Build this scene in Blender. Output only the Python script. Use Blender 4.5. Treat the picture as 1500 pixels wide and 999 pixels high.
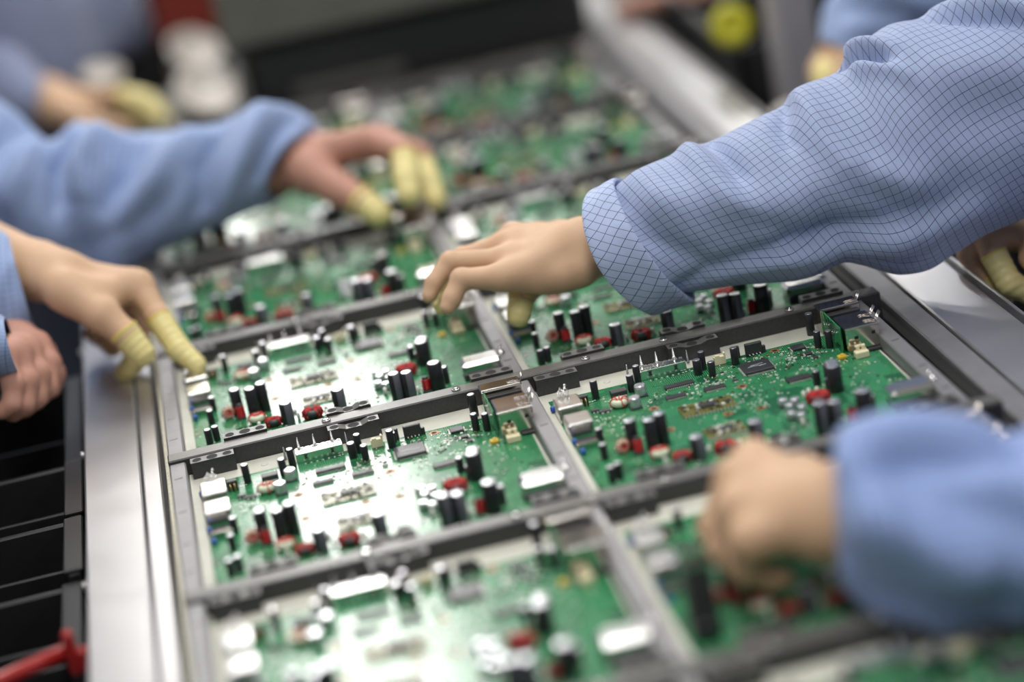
import bpy, bmesh, math, random
import numpy as np
from mathutils import Vector, Matrix, noise

for o in list(bpy.data.objects):
    bpy.data.objects.remove(o)
SC = bpy.context.scene
COL = SC.collection
PI = math.pi

# ------------------------------------------------------------------ camera
CAM = np.array([0.12789771, -1.43389225, 0.69978594])
ROT = np.array([[0.9673182429239348, -0.1755660916860519, -0.18295344860543017],
                [-0.23000543082493152, -0.3038072298984669, -0.9245532266194254],
                [0.10673761613214244, 0.9364174894305649, -0.3342594303694863]])   # right, down, forward
FPX = 3459.37
cd = bpy.data.cameras.new('camera')
cam = bpy.data.objects.new('camera', cd)
COL.objects.link(cam)
m3 = Matrix((ROT[0], -ROT[1], -ROT[2])).transposed()
cam.matrix_world = Matrix.Translation(Vector(CAM)) @ m3.to_4x4()
cd.sensor_width = 36.0
cd.lens = FPX / 1500 * 36
cd.clip_start = 0.05
cd.clip_end = 60
cd.dof.use_dof = True
cd.dof.focus_distance = 1.945
cd.dof.aperture_fstop = 1.45
SC.camera = cam

# ------------------------------------------------------------------ world, lamps, exposure
W = bpy.data.worlds.new('world')
SC.world = W
W.use_nodes = True
W.node_tree.nodes['Background'].inputs[0].default_value = (0.75, 0.82, 0.95, 1)
W.node_tree.nodes['Background'].inputs[1].default_value = 0.15
SC.view_settings.view_transform = 'Standard'
SC.view_settings.look = 'None'
SC.view_settings.gamma = 1
SC.view_settings.exposure = 0.0
LAMP_Z = 2.0
LAMP_ROWS = [(0.28, [(-1.2, 24), (0.4, 24), (2.0, 26), (3.6, 26), (5.2, 37), (6.8, 33), (8.4, 20)]),      # (u, [(v, watts)])
             (-2.3, [(-2.0, 20), (0.4, 20), (2.8, 30), (5.2, 36), (7.6, 36)]),
             (2.5, [(-2.0, 20), (0.4, 20), (2.8, 30), (5.2, 36), (7.6, 36)]),
             (1.25, [(7.4, 14), (9.0, 16)])]  # short extra row, added so its reflection pales the far boards


def at(x, y, d):
    """the place in the room that lies at depth d behind a spot of the 1500 x 999 frame"""
    return CAM + d * (ROT.T @ np.array([(x - 750) / FPX, (y - 499.5) / FPX, 1.0]))


def ground(x, y, z=0.0):
    """the place at height z behind a spot of the 1500 x 999 frame"""
    d = ROT.T @ np.array([(x - 750) / FPX, (y - 499.5) / FPX, 1.0])
    return CAM + d * ((z - CAM[2]) / d[2])


# ------------------------------------------------------------------ materials
MAT = {}


def mat(name, col, rough=0.5, metal=0.0, **k):
    m = bpy.data.materials.new(name)
    m.use_nodes = True
    nt = m.node_tree
    b = nt.nodes['Principled BSDF']
    b.inputs['Base Color'].default_value = (*col, 1)
    b.inputs['Roughness'].default_value = rough
    b.inputs['Metallic'].default_value = metal
    for kk, v in k.items():
        if kk in ('var', 'scale', 'bump', 'bscale', 'rvar'):
            continue
        b.inputs[kk].default_value = v
    var = k.get('var', 0)
    tc = nt.nodes.new('ShaderNodeTexCoord')
    if var:
        n = nt.nodes.new('ShaderNodeTexNoise')
        n.inputs['Scale'].default_value = k.get('scale', 40)
        n.inputs['Detail'].default_value = 5
        nt.links.new(tc.outputs['Object'], n.inputs['Vector'])
        mx = nt.nodes.new('ShaderNodeMix')
        mx.data_type = 'RGBA'
        mx.inputs[6].default_value = (*[max(0, c * (1 - var)) for c in col], 1)
        mx.inputs[7].default_value = (*[min(1, c * (1 + var)) for c in col], 1)
        nt.links.new(n.outputs['Fac'], mx.inputs[0])
        nt.links.new(mx.outputs[2], b.inputs['Base Color'])
        if k.get('rvar'):
            mr = nt.nodes.new('ShaderNodeMapRange')
            mr.inputs['To Min'].default_value = max(0.02, rough - k['rvar'])
            mr.inputs['To Max'].default_value = rough + k['rvar']
            nt.links.new(n.outputs['Fac'], mr.inputs['Value'])
            nt.links.new(mr.outputs[0], b.inputs['Roughness'])
    if k.get('bump'):
        n2 = nt.nodes.new('ShaderNodeTexNoise')
        n2.inputs['Scale'].default_value = k.get('bscale', 300)
        n2.inputs['Detail'].default_value = 3
        nt.links.new(tc.outputs['Object'], n2.inputs['Vector'])
        bp = nt.nodes.new('ShaderNodeBump')
        bp.inputs['Strength'].default_value = k['bump']
        bp.inputs['Distance'].default_value = 0.001
        nt.links.new(n2.outputs['Fac'], bp.inputs['Height'])
        nt.links.new(bp.outputs[0], b.inputs['Normal'])
    MAT[name] = m
    return m


mat('steel', (0.62, 0.61, 0.62), 0.33, 0.85, var=0.06, scale=12, rvar=0.06, bump=0.05, bscale=150)
mat('rail_grey', (0.22, 0.214, 0.225), 0.45, 0.3, var=0.18, scale=60, bump=0.15, bscale=200)
mat('speckled', (0.55, 0.52, 0.42), 0.8, 0, var=0.5, scale=500, bump=0.3, bscale=600)
mat('dark_gap', (0.015, 0.015, 0.015), 0.8)
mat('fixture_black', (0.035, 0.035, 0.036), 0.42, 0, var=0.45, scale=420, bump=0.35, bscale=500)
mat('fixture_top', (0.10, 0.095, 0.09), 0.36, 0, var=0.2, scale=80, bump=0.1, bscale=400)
mat('base_cream', (0.52, 0.52, 0.45), 0.6, 0, var=0.18, scale=55)
mat('cap_black', (0.018, 0.018, 0.022), 0.28)
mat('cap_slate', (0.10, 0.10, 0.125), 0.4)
mat('cap_top', (0.72, 0.72, 0.76), 0.28, 0.9)
mat('tin', (0.82, 0.81, 0.80), 0.24, 1.0, bump=0.06, bscale=120)
mat('tin_warm', (0.66, 0.60, 0.57), 0.13, 1.0)
mat('gold', (0.85, 0.6, 0.22), 0.3, 1.0)
mat('copper', (0.36, 0.17, 0.07), 0.4, 0.3, var=0.2, scale=300)
mat('red_wire', (0.55, 0.018, 0.02), 0.28)
mat('core_black', (0.02, 0.025, 0.025), 0.5)
mat('core_white', (0.62, 0.66, 0.5), 0.5)
mat('chip', (0.035, 0.036, 0.04), 0.4, 0, bump=0.1, bscale=900)
mat('chip_mark', (0.42, 0.42, 0.43), 0.5)
mat('cream', (0.78, 0.70, 0.48), 0.45)
mat('yellow_part', (0.62, 0.42, 0.03), 0.4)
mat('blue_part', (0.04, 0.12, 0.45), 0.35)
mat('white_part', (0.75, 0.76, 0.70), 0.35)
mat('module_rim', (0.13, 0.125, 0.03), 0.3, var=0.3, scale=300)
mat('pad', (0.78, 0.78, 0.74), 0.3, 0.4)
mat('skin', (0.55, 0.35, 0.222), 0.62, 0, var=0.10, scale=45, bump=0.12, bscale=420)
mat('skin_red', (0.46, 0.235, 0.175), 0.62, 0, var=0.12, scale=45)  # reddish skin tone; also paints the shade on one resting hand
for n_ in ('skin', 'skin_red'):
    b_ = MAT[n_].node_tree.nodes['Principled BSDF']
    b_.inputs['Subsurface Weight'].default_value = 0.12
    b_.inputs['Subsurface Radius'].default_value = (0.010, 0.004, 0.002)
mat('latex', (0.72, 0.62, 0.27), 0.45, 0, var=0.08, scale=60, bump=0.25, bscale=150)
mat('latex_rim', (0.74, 0.58, 0.14), 0.4)
mat('bin_black', (0.014, 0.014, 0.016), 0.38, 0, var=0.2, scale=60)
mat('red_plastic', (0.33, 0.014, 0.014), 0.35)
mat('machine_black', (0.012, 0.012, 0.013), 0.5)
mat('machine_grey', (0.045, 0.044, 0.04), 0.6)
mat('olive_beam', (0.105, 0.103, 0.088), 0.5, 0, var=0.15, scale=15)
mat('post_grey', (0.30, 0.285, 0.30), 0.45, 0, var=0.08, scale=15)
mat('label_yellow', (0.42, 0.40, 0.01), 0.5)
mat('white_foam', (0.52, 0.48, 0.44), 0.5, 0, var=0.06, scale=20)
mat('red_box', (0.27, 0.035, 0.02), 0.5)
mat('floor_grey', (0.09, 0.095, 0.09), 0.45, 0, var=0.15, scale=3)
mat('wall_paint', (0.62, 0.64, 0.60), 0.7, 0, var=0.05, scale=2)
mat('ceiling_paint', (0.35, 0.36, 0.34), 0.8, 0, var=0.05, scale=2)
mat('trousers', (0.03, 0.035, 0.06), 0.8, 0, var=0.2, scale=80)
mat('hair', (0.012, 0.01, 0.01), 0.4)
mat('shoe', (0.6, 0.6, 0.6), 0.5)
mat('frame_grey', (0.34, 0.34, 0.33), 0.45, 0.3, var=0.1, scale=10)


def N(nt, t, **k):
    n = nt.nodes.new(t)
    for a, v in k.items():
        setattr(n, a, v)
    return n


def math_node(nt, op, a, b=None, c=None):
    n = nt.nodes.new('ShaderNodeMath')
    n.operation = op
    for i, v in enumerate((a, b, c)):
        if v is None:
            continue
        if isinstance(v, (int, float)):
            n.inputs[i].default_value = v
        else:
            nt.links.new(v, n.inputs[i])
    return n.outputs[0]


def mix(nt, fac, a, b):
    n = nt.nodes.new('ShaderNodeMix')
    n.data_type = 'RGBA'
    for i, v in ((0, fac), (6, a), (7, b)):
        if isinstance(v, (int, float)):
            n.inputs[i].default_value = v
        elif isinstance(v, tuple):
            n.inputs[i].default_value = (*v, 1)
        else:
            nt.links.new(v, n.inputs[i])
    return n.outputs[2]


def pcb_material():
    m = bpy.data.materials.new('solder_mask_green')
    m.use_nodes = True
    nt = m.node_tree
    b = nt.nodes['Principled BSDF']
    tc = N(nt, 'ShaderNodeTexCoord')
    O = tc.outputs['Object']
    sep = N(nt, 'ShaderNodeSeparateXYZ')
    nt.links.new(O, sep.inputs[0])
    x, y = sep.outputs[0], sep.outputs[1]
    cell = N(nt, 'ShaderNodeTexVoronoi', distance='CHEBYCHEV')
    cell.inputs['Scale'].default_value = 62
    nt.links.new(O, cell.inputs['Vector'])
    sc = N(nt, 'ShaderNodeSeparateColor')
    nt.links.new(cell.outputs['Color'], sc.inputs[0])
    cr, cg, cb = sc.outputs
    warp = N(nt, 'ShaderNodeTexNoise')
    warp.inputs['Scale'].default_value = 25
    nt.links.new(O, warp.inputs['Vector'])

    def stripes(v, period, duty):
        f = math_node(nt, 'FRACT', math_node(nt, 'MULTIPLY', v, 1 / period))
        return math_node(nt, 'LESS_THAN', f, duty)
    wx = stripes(math_node(nt, 'ADD', x, math_node(nt, 'MULTIPLY', math_node(nt, 'ROUND', math_node(nt, 'MULTIPLY', warp.outputs['Fac'], 9)), 0.0007)), 0.0016, 0.42)
    wy = stripes(math_node(nt, 'ADD', y, math_node(nt, 'MULTIPLY', math_node(nt, 'ROUND', math_node(nt, 'MULTIPLY', warp.outputs['Fac'], 9)), 0.0007)), 0.0022, 0.42)
    wd = stripes(math_node(nt, 'ADD', x, y), 0.0021, 0.4)
    s1 = math_node(nt, 'LESS_THAN', cr, 0.38)
    s2 = math_node(nt, 'MULTIPLY', math_node(nt, 'GREATER_THAN', cr, 0.38), math_node(nt, 'LESS_THAN', cr, 0.62))
    s3 = math_node(nt, 'MULTIPLY', math_node(nt, 'GREATER_THAN', cr, 0.62), math_node(nt, 'LESS_THAN', cr, 0.74))
    tr = math_node(nt, 'ADD', math_node(nt, 'MULTIPLY', s1, wx), math_node(nt, 'ADD', math_node(nt, 'MULTIPLY', s2, wy), math_node(nt, 'MULTIPLY', s3, wd)))
    plane = math_node(nt, 'GREATER_THAN', cb, 0.55)
    base = mix(nt, plane, (0.016, 0.112, 0.048), (0.026, 0.160, 0.070))
    colr = mix(nt, tr, base, (0.055, 0.29, 0.12))
    # silkscreen and bare pads: small pale flecks in groups
    fl = N(nt, 'ShaderNodeTexVoronoi', distance='CHEBYCHEV')
    fl.inputs['Scale'].default_value = 420
    nt.links.new(O, fl.inputs['Vector'])
    fs = N(nt, 'ShaderNodeSeparateColor')
    nt.links.new(fl.outputs['Color'], fs.inputs[0])
    grp = N(nt, 'ShaderNodeTexNoise')
    grp.inputs['Scale'].default_value = 55
    grp.inputs['Detail'].default_value = 2
    nt.links.new(O, grp.inputs['Vector'])
    fleck = math_node(nt, 'MULTIPLY', math_node(nt, 'GREATER_THAN', fs.outputs[0], 0.80),
                      math_node(nt, 'MULTIPLY', math_node(nt, 'LESS_THAN', fl.outputs['Distance'], 0.36), math_node(nt, 'GREATER_THAN', grp.outputs['Fac'], 0.56)))
    colr = mix(nt, fleck, colr, (0.50, 0.55, 0.44))
    # vias
    vi = N(nt, 'ShaderNodeTexVoronoi')
    vi.inputs['Scale'].default_value = 230
    nt.links.new(O, vi.inputs['Vector'])
    vs = N(nt, 'ShaderNodeSeparateColor')
    nt.links.new(vi.outputs['Color'], vs.inputs[0])
    via = math_node(nt, 'MULTIPLY', math_node(nt, 'LESS_THAN', vi.outputs['Distance'], 0.13), math_node(nt, 'GREATER_THAN', vs.outputs[1], 0.5))
    colr = mix(nt, via, colr, (0.22, 0.28, 0.12))
    nt.links.new(colr, b.inputs['Base Color'])
    b.inputs['Roughness'].default_value = 0.19
    bp = N(nt, 'ShaderNodeBump')
    bp.inputs['Strength'].default_value = 0.35
    bp.inputs['Distance'].default_value = 0.0003
    hh = math_node(nt, 'ADD', tr, math_node(nt, 'MULTIPLY', fleck, 2.0))
    nt.links.new(hh, bp.inputs['Height'])
    nt.links.new(bp.outputs[0], b.inputs['Normal'])
    MAT['pcb'] = m


pcb_material()


def cloth_material(name, col, line=None, rot=0.0):
    m = bpy.data.materials.new(name)
    m.use_nodes = True
    nt = m.node_tree
    b = nt.nodes['Principled BSDF']
    uv = N(nt, 'ShaderNodeUVMap')
    mp = N(nt, 'ShaderNodeMapping')
    mp.inputs['Rotation'].default_value[2] = rot
    nt.links.new(uv.outputs[0], mp.inputs['Vector'])
    sep = N(nt, 'ShaderNodeSeparateXYZ')
    nt.links.new(mp.outputs[0], sep.inputs[0])
    nz = N(nt, 'ShaderNodeTexNoise')
    nz.inputs['Scale'].default_value = 60
    nz.inputs['Detail'].default_value = 6
    nt.links.new(uv.outputs[0], nz.inputs['Vector'])
    colr = mix(nt, nz.outputs['Fac'], tuple(c * 0.92 for c in col), tuple(min(1, c * 1.08) for c in col))

    def thin(v, period, w):
        f = math_node(nt, 'FRACT', math_node(nt, 'MULTIPLY', v, 1 / period))
        return math_node(nt, 'LESS_THAN', f, w / period)
    if line:
        g = math_node(nt, 'MAXIMUM', thin(sep.outputs[0], 0.0067, 0.00038), thin(sep.outputs[1], 0.0067, 0.00038))
        colr = mix(nt, g, colr, line)
    nt.links.new(colr, b.inputs['Base Color'])
    b.inputs['Roughness'].default_value = 0.75
    b.inputs['Sheen Weight'].default_value = 0.15
    wv = N(nt, 'ShaderNodeTexNoise')
    wv.inputs['Scale'].default_value = 900
    nt.links.new(uv.outputs[0], wv.inputs['Vector'])
    bp = N(nt, 'ShaderNodeBump')
    bp.inputs['Strength'].default_value = 0.1
    bp.inputs['Distance'].default_value = 0.0005
    nt.links.new(wv.outputs['Fac'], bp.inputs['Height'])
    nt.links.new(bp.outputs[0], b.inputs['Normal'])
    MAT[name] = m


BLUE = (0.30, 0.365, 0.56)
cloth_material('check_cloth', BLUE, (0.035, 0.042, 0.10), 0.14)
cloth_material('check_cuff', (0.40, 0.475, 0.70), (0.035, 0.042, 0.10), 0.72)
cloth_material('blue_cloth', (0.28, 0.37, 0.60), (0.03, 0.05, 0.14), 0.1)
cloth_material('deep_blue_cloth', (0.23, 0.32, 0.60), (0.03, 0.05, 0.14), 0.1)
cloth_material('grey_blue_cloth', (0.22, 0.25, 0.38), (0.03, 0.05, 0.14), 0.1)


# ------------------------------------------------------------------ mesh helpers
class MB:
    def __init__(s):
        s.v, s.f, s.m, s.sm, s.mats = [], [], [], [], []

    def mi(s, name):
        if name not in s.mats:
            s.mats.append(name)
        return s.mats.index(name)

    def add(s, vs, fs, m, smooth=False):
        o = len(s.v)
        s.v += [tuple(p) for p in vs]
        i = s.mi(m)
        for f in fs:
            s.f.append([o + k for k in f])
            s.m.append(i)
            s.sm.append(smooth)
        return s

    def box(s, c, sz, m, b=0.0, rz=0.0, top=None):
        hx, hy, hz = sz[0] / 2, sz[1] / 2, sz[2] / 2
        b = min(b, hx * .9, hy * .9, hz * .9)
        cr, sr = math.cos(rz), math.sin(rz)
        P = lambda x, y, z: (c[0] + x * cr - y * sr, c[1] + x * sr + y * cr, c[2] + z)
        if b <= 0:
            vs = [P(x, y, z) for z in (-hz, hz) for y in (-hy, hy) for x in (-hx, hx)]
            fs = [(0, 2, 3, 1), (0, 1, 5, 4), (1, 3, 7, 5), (3, 2, 6, 7), (2, 0, 4, 6)]
            s.add(vs, fs, m)
            s.add([vs[4], vs[5], vs[7], vs[6]], [(0, 1, 2, 3)], top or m)
            return s
        vs, idx = [], {}
        for sx in (-1, 1):
            for sy in (-1, 1):
                for sz_ in (-1, 1):
                    for a, p in enumerate(((sx * hx, sy * (hy - b), sz_ * (hz - b)), (sx * (hx - b), sy * hy, sz_ * (hz - b)), (sx * (hx - b), sy * (hy - b), sz_ * hz))):
                        idx[sx, sy, sz_, a] = len(vs)
                        vs.append(P(*p))
        fs = []
        I = idx
        for q in (-1, 1):
            cyc = [(-1, -1), (1, -1), (1, 1), (-1, 1)]
            if q < 0:
                cyc = cyc[::-1]
            fs.append([I[q, a_, b_, 0] for a_, b_ in cyc])
            fs.append([I[b_, q, a_, 1] for a_, b_ in cyc])
            if q < 0 or not top:
                fs.append([I[a_, b_, q, 2] for a_, b_ in cyc])
        for a_ in (-1, 1):
            for b_ in (-1, 1):
                q = [I[a_, b_, -1, 0], I[a_, b_, 1, 0], I[a_, b_, 1, 1], I[a_, b_, -1, 1]]
                fs.append(q if a_ * b_ < 0 else q[::-1])
                q = [I[a_, -1, b_, 0], I[a_, 1, b_, 0], I[a_, 1, b_, 2], I[a_, -1, b_, 2]]
                fs.append(q if a_ * b_ > 0 else q[::-1])
                q = [I[-1, a_, b_, 1], I[1, a_, b_, 1], I[1, a_, b_, 2], I[-1, a_, b_, 2]]
                fs.append(q if a_ * b_ < 0 else q[::-1])
        for sx in (-1, 1):
            for sy in (-1, 1):
                for sz_ in (-1, 1):
                    q = [I[sx, sy, sz_, 0], I[sx, sy, sz_, 1], I[sx, sy, sz_, 2]]
                    fs.append(q if sx * sy * sz_ > 0 else q[::-1])
        s.add(vs, fs, m)
        if top:
            s.add([vs[I[a_, b_, 1, 2]] for a_, b_ in ((-1, -1), (1, -1), (1, 1), (-1, 1))], [(0, 1, 2, 3)], top)
        return s

    def lathe(s, c, prof, m, n=20, mats=None, axis=None):
        """prof: (r, z) from the bottom up, closed on the axis at both ends"""
        rings, o = [], []
        vs = []
        ax = Vector(axis).normalized() if axis else Vector((0, 0, 1))
        q = Vector((0, 0, 1)).rotation_difference(ax)
        for r, z in prof:
            for k in range(n):
                t = 2 * PI * k / n
                p = q @ Vector((r * math.cos(t), r * math.sin(t), z))
                vs.append((c[0] + p.x, c[1] + p.y, c[2] + p.z))
        for j in range(len(prof) - 1):
            mm = mats[j] if mats else m
            ring = [(j * n + k, j * n + (k + 1) % n, (j + 1) * n + (k + 1) % n, (j + 1) * n + k) for k in range(n)]
            off = len(s.v)
            if j == 0:
                s.v += vs
                base = off
            i = s.mi(mm)
            flat = abs(prof[j][1] - prof[j + 1][1]) < 1e-9
            for f in ring:
                s.f.append([base + k for k in f])
                s.m.append(i)
                s.sm.append(not flat)
        i = s.mi(mats[-1] if mats else m)
        s.f.append([base + (len(prof) - 1) * n + k for k in range(n)])
        s.m.append(i)
        s.sm.append(False)
        s.f.append([base + k for k in range(n)][::-1])
        s.m.append(s.mi(mats[0] if mats else m))
        s.sm.append(False)
        return s

    def torus(s, c, Rr, r, m, n=20, k=8, axis=None, zs=1.0, a0=0, a1=2 * PI):
        ax = Vector(axis).normalized() if axis is not None else Vector((0, 0, 1))
        q = Vector((0, 0, 1)).rotation_difference(ax)
        full = abs(a1 - a0 - 2 * PI) < 1e-6
        nn = n if full else n + 1
        vs = []
        for i in range(nn):
            t = a0 + (a1 - a0) * i / n
            for j in range(k):
                u = 2 * PI * j / k
                p = q @ Vector(((Rr + r * math.cos(u)) * math.cos(t), (Rr + r * math.cos(u)) * math.sin(t), r * zs * math.sin(u)))
                vs.append((c[0] + p.x, c[1] + p.y, c[2] + p.z))
        fs = []
        for i in range(n):
            for j in range(k):
                a, b_ = i, (i + 1) % nn
                fs.append((a * k + j, b_ * k + j, b_ * k + (j + 1) % k, a * k + (j + 1) % k))
        return s.add(vs, fs, m, True)

    def tube(s, pts, r, m, k=6, r1=None, smooth=True):
        pts = [Vector(p) for p in pts]
        n = len(pts)
        vs, fs = [], []
        up = Vector((0.31, 0.17, 0.93))
        for i, p in enumerate(pts):
            d = (pts[min(i + 1, n - 1)] - pts[max(i - 1, 0)]).normalized()
            a = d.cross(up)
            if a.length < 1e-4:
                a = d.cross(Vector((1, 0, 0)))
            a.normalize()
            b = d.cross(a)
            rr = r if r1 is None else r + (r1 - r) * i / (n - 1)
            for j in range(k):
                t = 2 * PI * j / k
                vs.append(p + (a * math.cos(t) + b * math.sin(t)) * rr)
        for i in range(n - 1):
            for j in range(k):
                fs.append((i * k + j, i * k + (j + 1) % k, (i + 1) * k + (j + 1) % k, (i + 1) * k + j))
        fs.append(tuple(range(k))[::-1])
        fs.append(tuple((n - 1) * k + j for j in range(k)))
        return s.add(vs, fs, m, smooth)

    def mesh(s, name):
        me = bpy.data.meshes.new(name)
        me.from_pydata(s.v, [], s.f)
        for mm in s.mats:
            me.materials.append(MAT[mm])
        me.polygons.foreach_set('material_index', s.m)
        me.polygons.foreach_set('use_smooth', s.sm)
        me.update()
        return me

    def build(s, name, parent=None, loc=None, **k):
        return link(name, s.mesh(name), parent, loc, **k)


def link(name, me, parent=None, loc=None, **k):
    o = bpy.data.objects.new(name, me)
    COL.objects.link(o)
    if parent:
        o.parent = parent
    if loc is not None:
        o.location = loc
    for a, v in k.items():
        o[a] = v
    return o


def thing(name, label, cat, loc=(0, 0, 0), group=None, rz=0):
    o = bpy.data.objects.new(name, None)
    COL.objects.link(o)
    o.empty_display_size = 0.05
    o.location = loc
    o.rotation_euler.z = rz
    o['label'] = label
    o['category'] = cat
    if group:
        o['group'] = group
    return o


def struct(name, mb):
    o = mb.build(name)
    o['kind'] = 'structure'
    return o


# ------------------------------------------------------------------ room
X0, X1, Y0, Y1, ZF, ZC = -5.0, 6.0, -5.0, 10.5, -0.85, 2.2
struct('floor', MB().box(((X0 + X1) / 2, (Y0 + Y1) / 2, ZF - 0.05), (X1 - X0, Y1 - Y0, 0.1), 'floor_grey'))
struct('ceiling', MB().box(((X0 + X1) / 2, (Y0 + Y1) / 2, ZC + 0.05), (X1 - X0, Y1 - Y0, 0.1), 'ceiling_paint'))
for nm, c, sz in (('wall_left', (X0 - .05, (Y0 + Y1) / 2, (ZF + ZC) / 2), (.1, Y1 - Y0, ZC - ZF)), ('wall_right', (X1 + .05, (Y0 + Y1) / 2, (ZF + ZC) / 2), (.1, Y1 - Y0, ZC - ZF)),
                  ('wall_back', ((X0 + X1) / 2, Y1 + .05, (ZF + ZC) / 2), (X1 - X0, .1, ZC - ZF)), ('wall_front', ((X0 + X1) / 2, Y0 - .05, (ZF + ZC) / 2), (X1 - X0, .1, ZC - ZF))):
    struct(nm, MB().box(c, sz, 'wall_paint'))

ROWN = {0: 'above the conveyor', 1: 'over the left aisle', 2: 'over the right aisle', 3: 'added far back for sheen'}
ORD = ('first', 'second', 'third', 'fourth', 'fifth', 'sixth', 'seventh')
for ri, (lx, vs) in enumerate(LAMP_ROWS):
    for k, (vy, watts) in enumerate(vs):
        t = thing('ceiling_lamp', 'long white fluorescent ceiling fixture ' + ROWN[ri] + ', ' + ORD[k] + ' counted from behind the lens', 'lamp', (lx, vy, LAMP_Z), group='fluorescent fixtures ' + ROWN[ri])
        MB().box((0, 0, 0.10), (0.62, 1.34, 0.10), 'wall_paint').build('housing', t)
        MB().box((0, 0, 0.175), (0.05, 0.05, 0.05), 'steel').build('ceiling_mount', t)
        ld = bpy.data.lights.new('lamp_light', 'AREA')
        ld.shape = 'RECTANGLE'
        ld.size, ld.size_y = 0.36, 1.25
        ld.energy = watts
        ld.color = (1.0, 0.985, 0.95)
        lo = bpy.data.objects.new('lamp_light', ld)
        COL.objects.link(lo)
        lo.parent = t
        lo.location = (0, 0, 0.04)

# ------------------------------------------------------------------ conveyor line
PU, PV = 0.29, 0.2810971816
ROWS = list(range(-2, 5))
VA, VB = -0.75, 3.2
conv = thing('assembly_conveyor', 'long grey steel conveyor with bright edge plates that carries the circuit board frames', 'conveyor', (0.3, 1.2, ZF))


def cv(name, mb):
    o = mb.build(name, conv)
    o.location = (-0.3, -1.2, -ZF)
    return o


def strip(u0, u1, z0, z1, m, b=0.0, v0=VA, v1=VB, top=None):
    return MB().box(((u0 + u1) / 2, (v0 + v1) / 2, (z0 + z1) / 2), (u1 - u0, v1 - v0, z1 - z0), m, b, top=top)


cv('edge_plate', strip(-0.033, 0.0135, -0.05, 0.0, 'steel', 0.0012, v1=1.58))
cv('cover_plate', MB().box((0.085, 1.735, -0.025), (0.22, 0.29, 0.05), 'machine_grey', 0.003))
cv('edge_plate', strip(0.683, 0.7345, -0.05, 0.0, 'steel', 0.0012))
cv('groove', strip(0.0135, 0.0155, -0.05, -0.0025, 'dark_gap', v1=1.58))
cv('inner_strip', strip(0.0155, 0.0305, -0.05, -0.0005, 'steel', 0.0015, v1=1.58))
cv('inner_strip', strip(0.660, 0.6815, -0.05, -0.002, 'rail_grey', 0.0015))
cv('gap_shadow_strip', strip(0.0305, 0.0345, -0.05, -0.012, 'dark_gap', v1=1.58))
cv('gap_shadow_strip', strip(0.6535, 0.660, -0.05, -0.012, 'dark_gap'))
cv('gasket', strip(0.0345, 0.0387, -0.05, -0.001, 'speckled', 0.0008, v1=1.58))
cv('edge_trim', strip(0.7345, 0.7425, -0.06, -0.003, 'fixture_black', 0.001))
cv('edge_trim', strip(0.7425, 0.7455, -0.06, -0.001, 'steel', 0.0007))
cv('conveyor_bed', strip(-0.03, 0.74, -0.10, -0.05, 'frame_grey', v1=1.88))
cv('conveyor_bed', strip(0.205, 0.74, -0.10, -0.05, 'frame_grey', v0=1.88))
cv('side_skirt', strip(-0.0365, -0.0335, -0.16, -0.012, 'machine_black', 0.0005, v1=1.88))
cv('side_skirt', strip(0.7455, 0.752, -0.16, -0.02, 'machine_black', 0.001))
cv('under_rod', MB().tube([(0.759, VA, -0.05), (0.759, VB, -0.05)], 0.006, 'frame_grey', 8))
for vy in (0.23, 0.512, 0.80, 1.10):
    cv('bolt', MB().lathe((-0.0345, vy, -0.006), [(0.0035, 0), (0.0035, 0.002), (0.0025, 0.003)], 'steel', 12, axis=(-1, 0, 0)))
for ux in (0.0, 0.71):
    for vy in (-0.6, 1.2, 3.0):
        cv('leg', MB().box((ux if vy < 2 or ux > .1 else .24, vy, (ZF - 0.10) / 2), (0.05, 0.05, -0.10 - ZF), 'frame_grey', 0.003))

# ------------------------------------------------------------------ board carriers: black cross bars, grey rails
RZ, BZ = 0.012, 0.0147
BV0, BV1 = 0.392, 0.4095        # cross bar, in row coordinates


def slotted_block(u0, u1, v0, v1, z0, z1, dished):
    """a black clamp block: two end slots and a dished middle on its top"""
    mb = MB()
    w = u1 - u0
    e = 0.009
    lo = z1 - (0.0020 if dished else 0.0)
    if dished:
        xs = [u0, u0 + e, u0 + e + .006, u1 - e - .006, u1 - e, u1]
        zs = [z1, z1, lo, lo, z1, z1]
    else:
        xs, zs = [u0, u1], [z1, z1]
    n = len(xs)
    vs = []
    for x, z in zip(xs, zs):
        vs += [(x, v0, z0), (x, v1, z0), (x, v1, z), (x, v0, z)]
    fs = []
    for i in range(n - 1):
        a, b = i * 4, i * 4 + 4
        fs += [(a, b, b + 3, a + 3), (a + 1, a + 2, b + 2, b + 1), (a, a + 1, b + 1, b)]
    fs += [(0, 3, 2, 1), (n * 4 - 4, n * 4 - 3, n * 4 - 2, n * 4 - 1)]
    mb.add(vs, fs, 'fixture_black')
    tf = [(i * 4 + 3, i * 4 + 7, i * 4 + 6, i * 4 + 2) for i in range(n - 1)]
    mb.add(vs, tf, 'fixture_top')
    # worn rim line along the top front edge, holes in the top
    for hx, rr in ((u0 + 0.0055, 0.0036), (u1 - 0.0055, 0.0036), ((u0 + u1) / 2, 0.0045)):
        zz = lo if (dished and abs(hx - (u0 + u1) / 2) < 0.001) else z1
        n_ = 14
        cy = (v0 + v1) / 2
        vs = [(hx + rr * math.cos(2 * PI * k / n_), cy + 0.85 * rr * math.sin(2 * PI * k / n_), zz + 0.0002) for k in range(n_)]
        vs += [(x_, y_, zz - 0.004) for x_, y_, z_ in vs]
        mb.add(vs, [tuple(range(n_))], 'dark_gap')
        mb.torus((hx, cy, zz), rr, 0.0004, 'fixture_black', 14, 4)
    return mb


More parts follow.
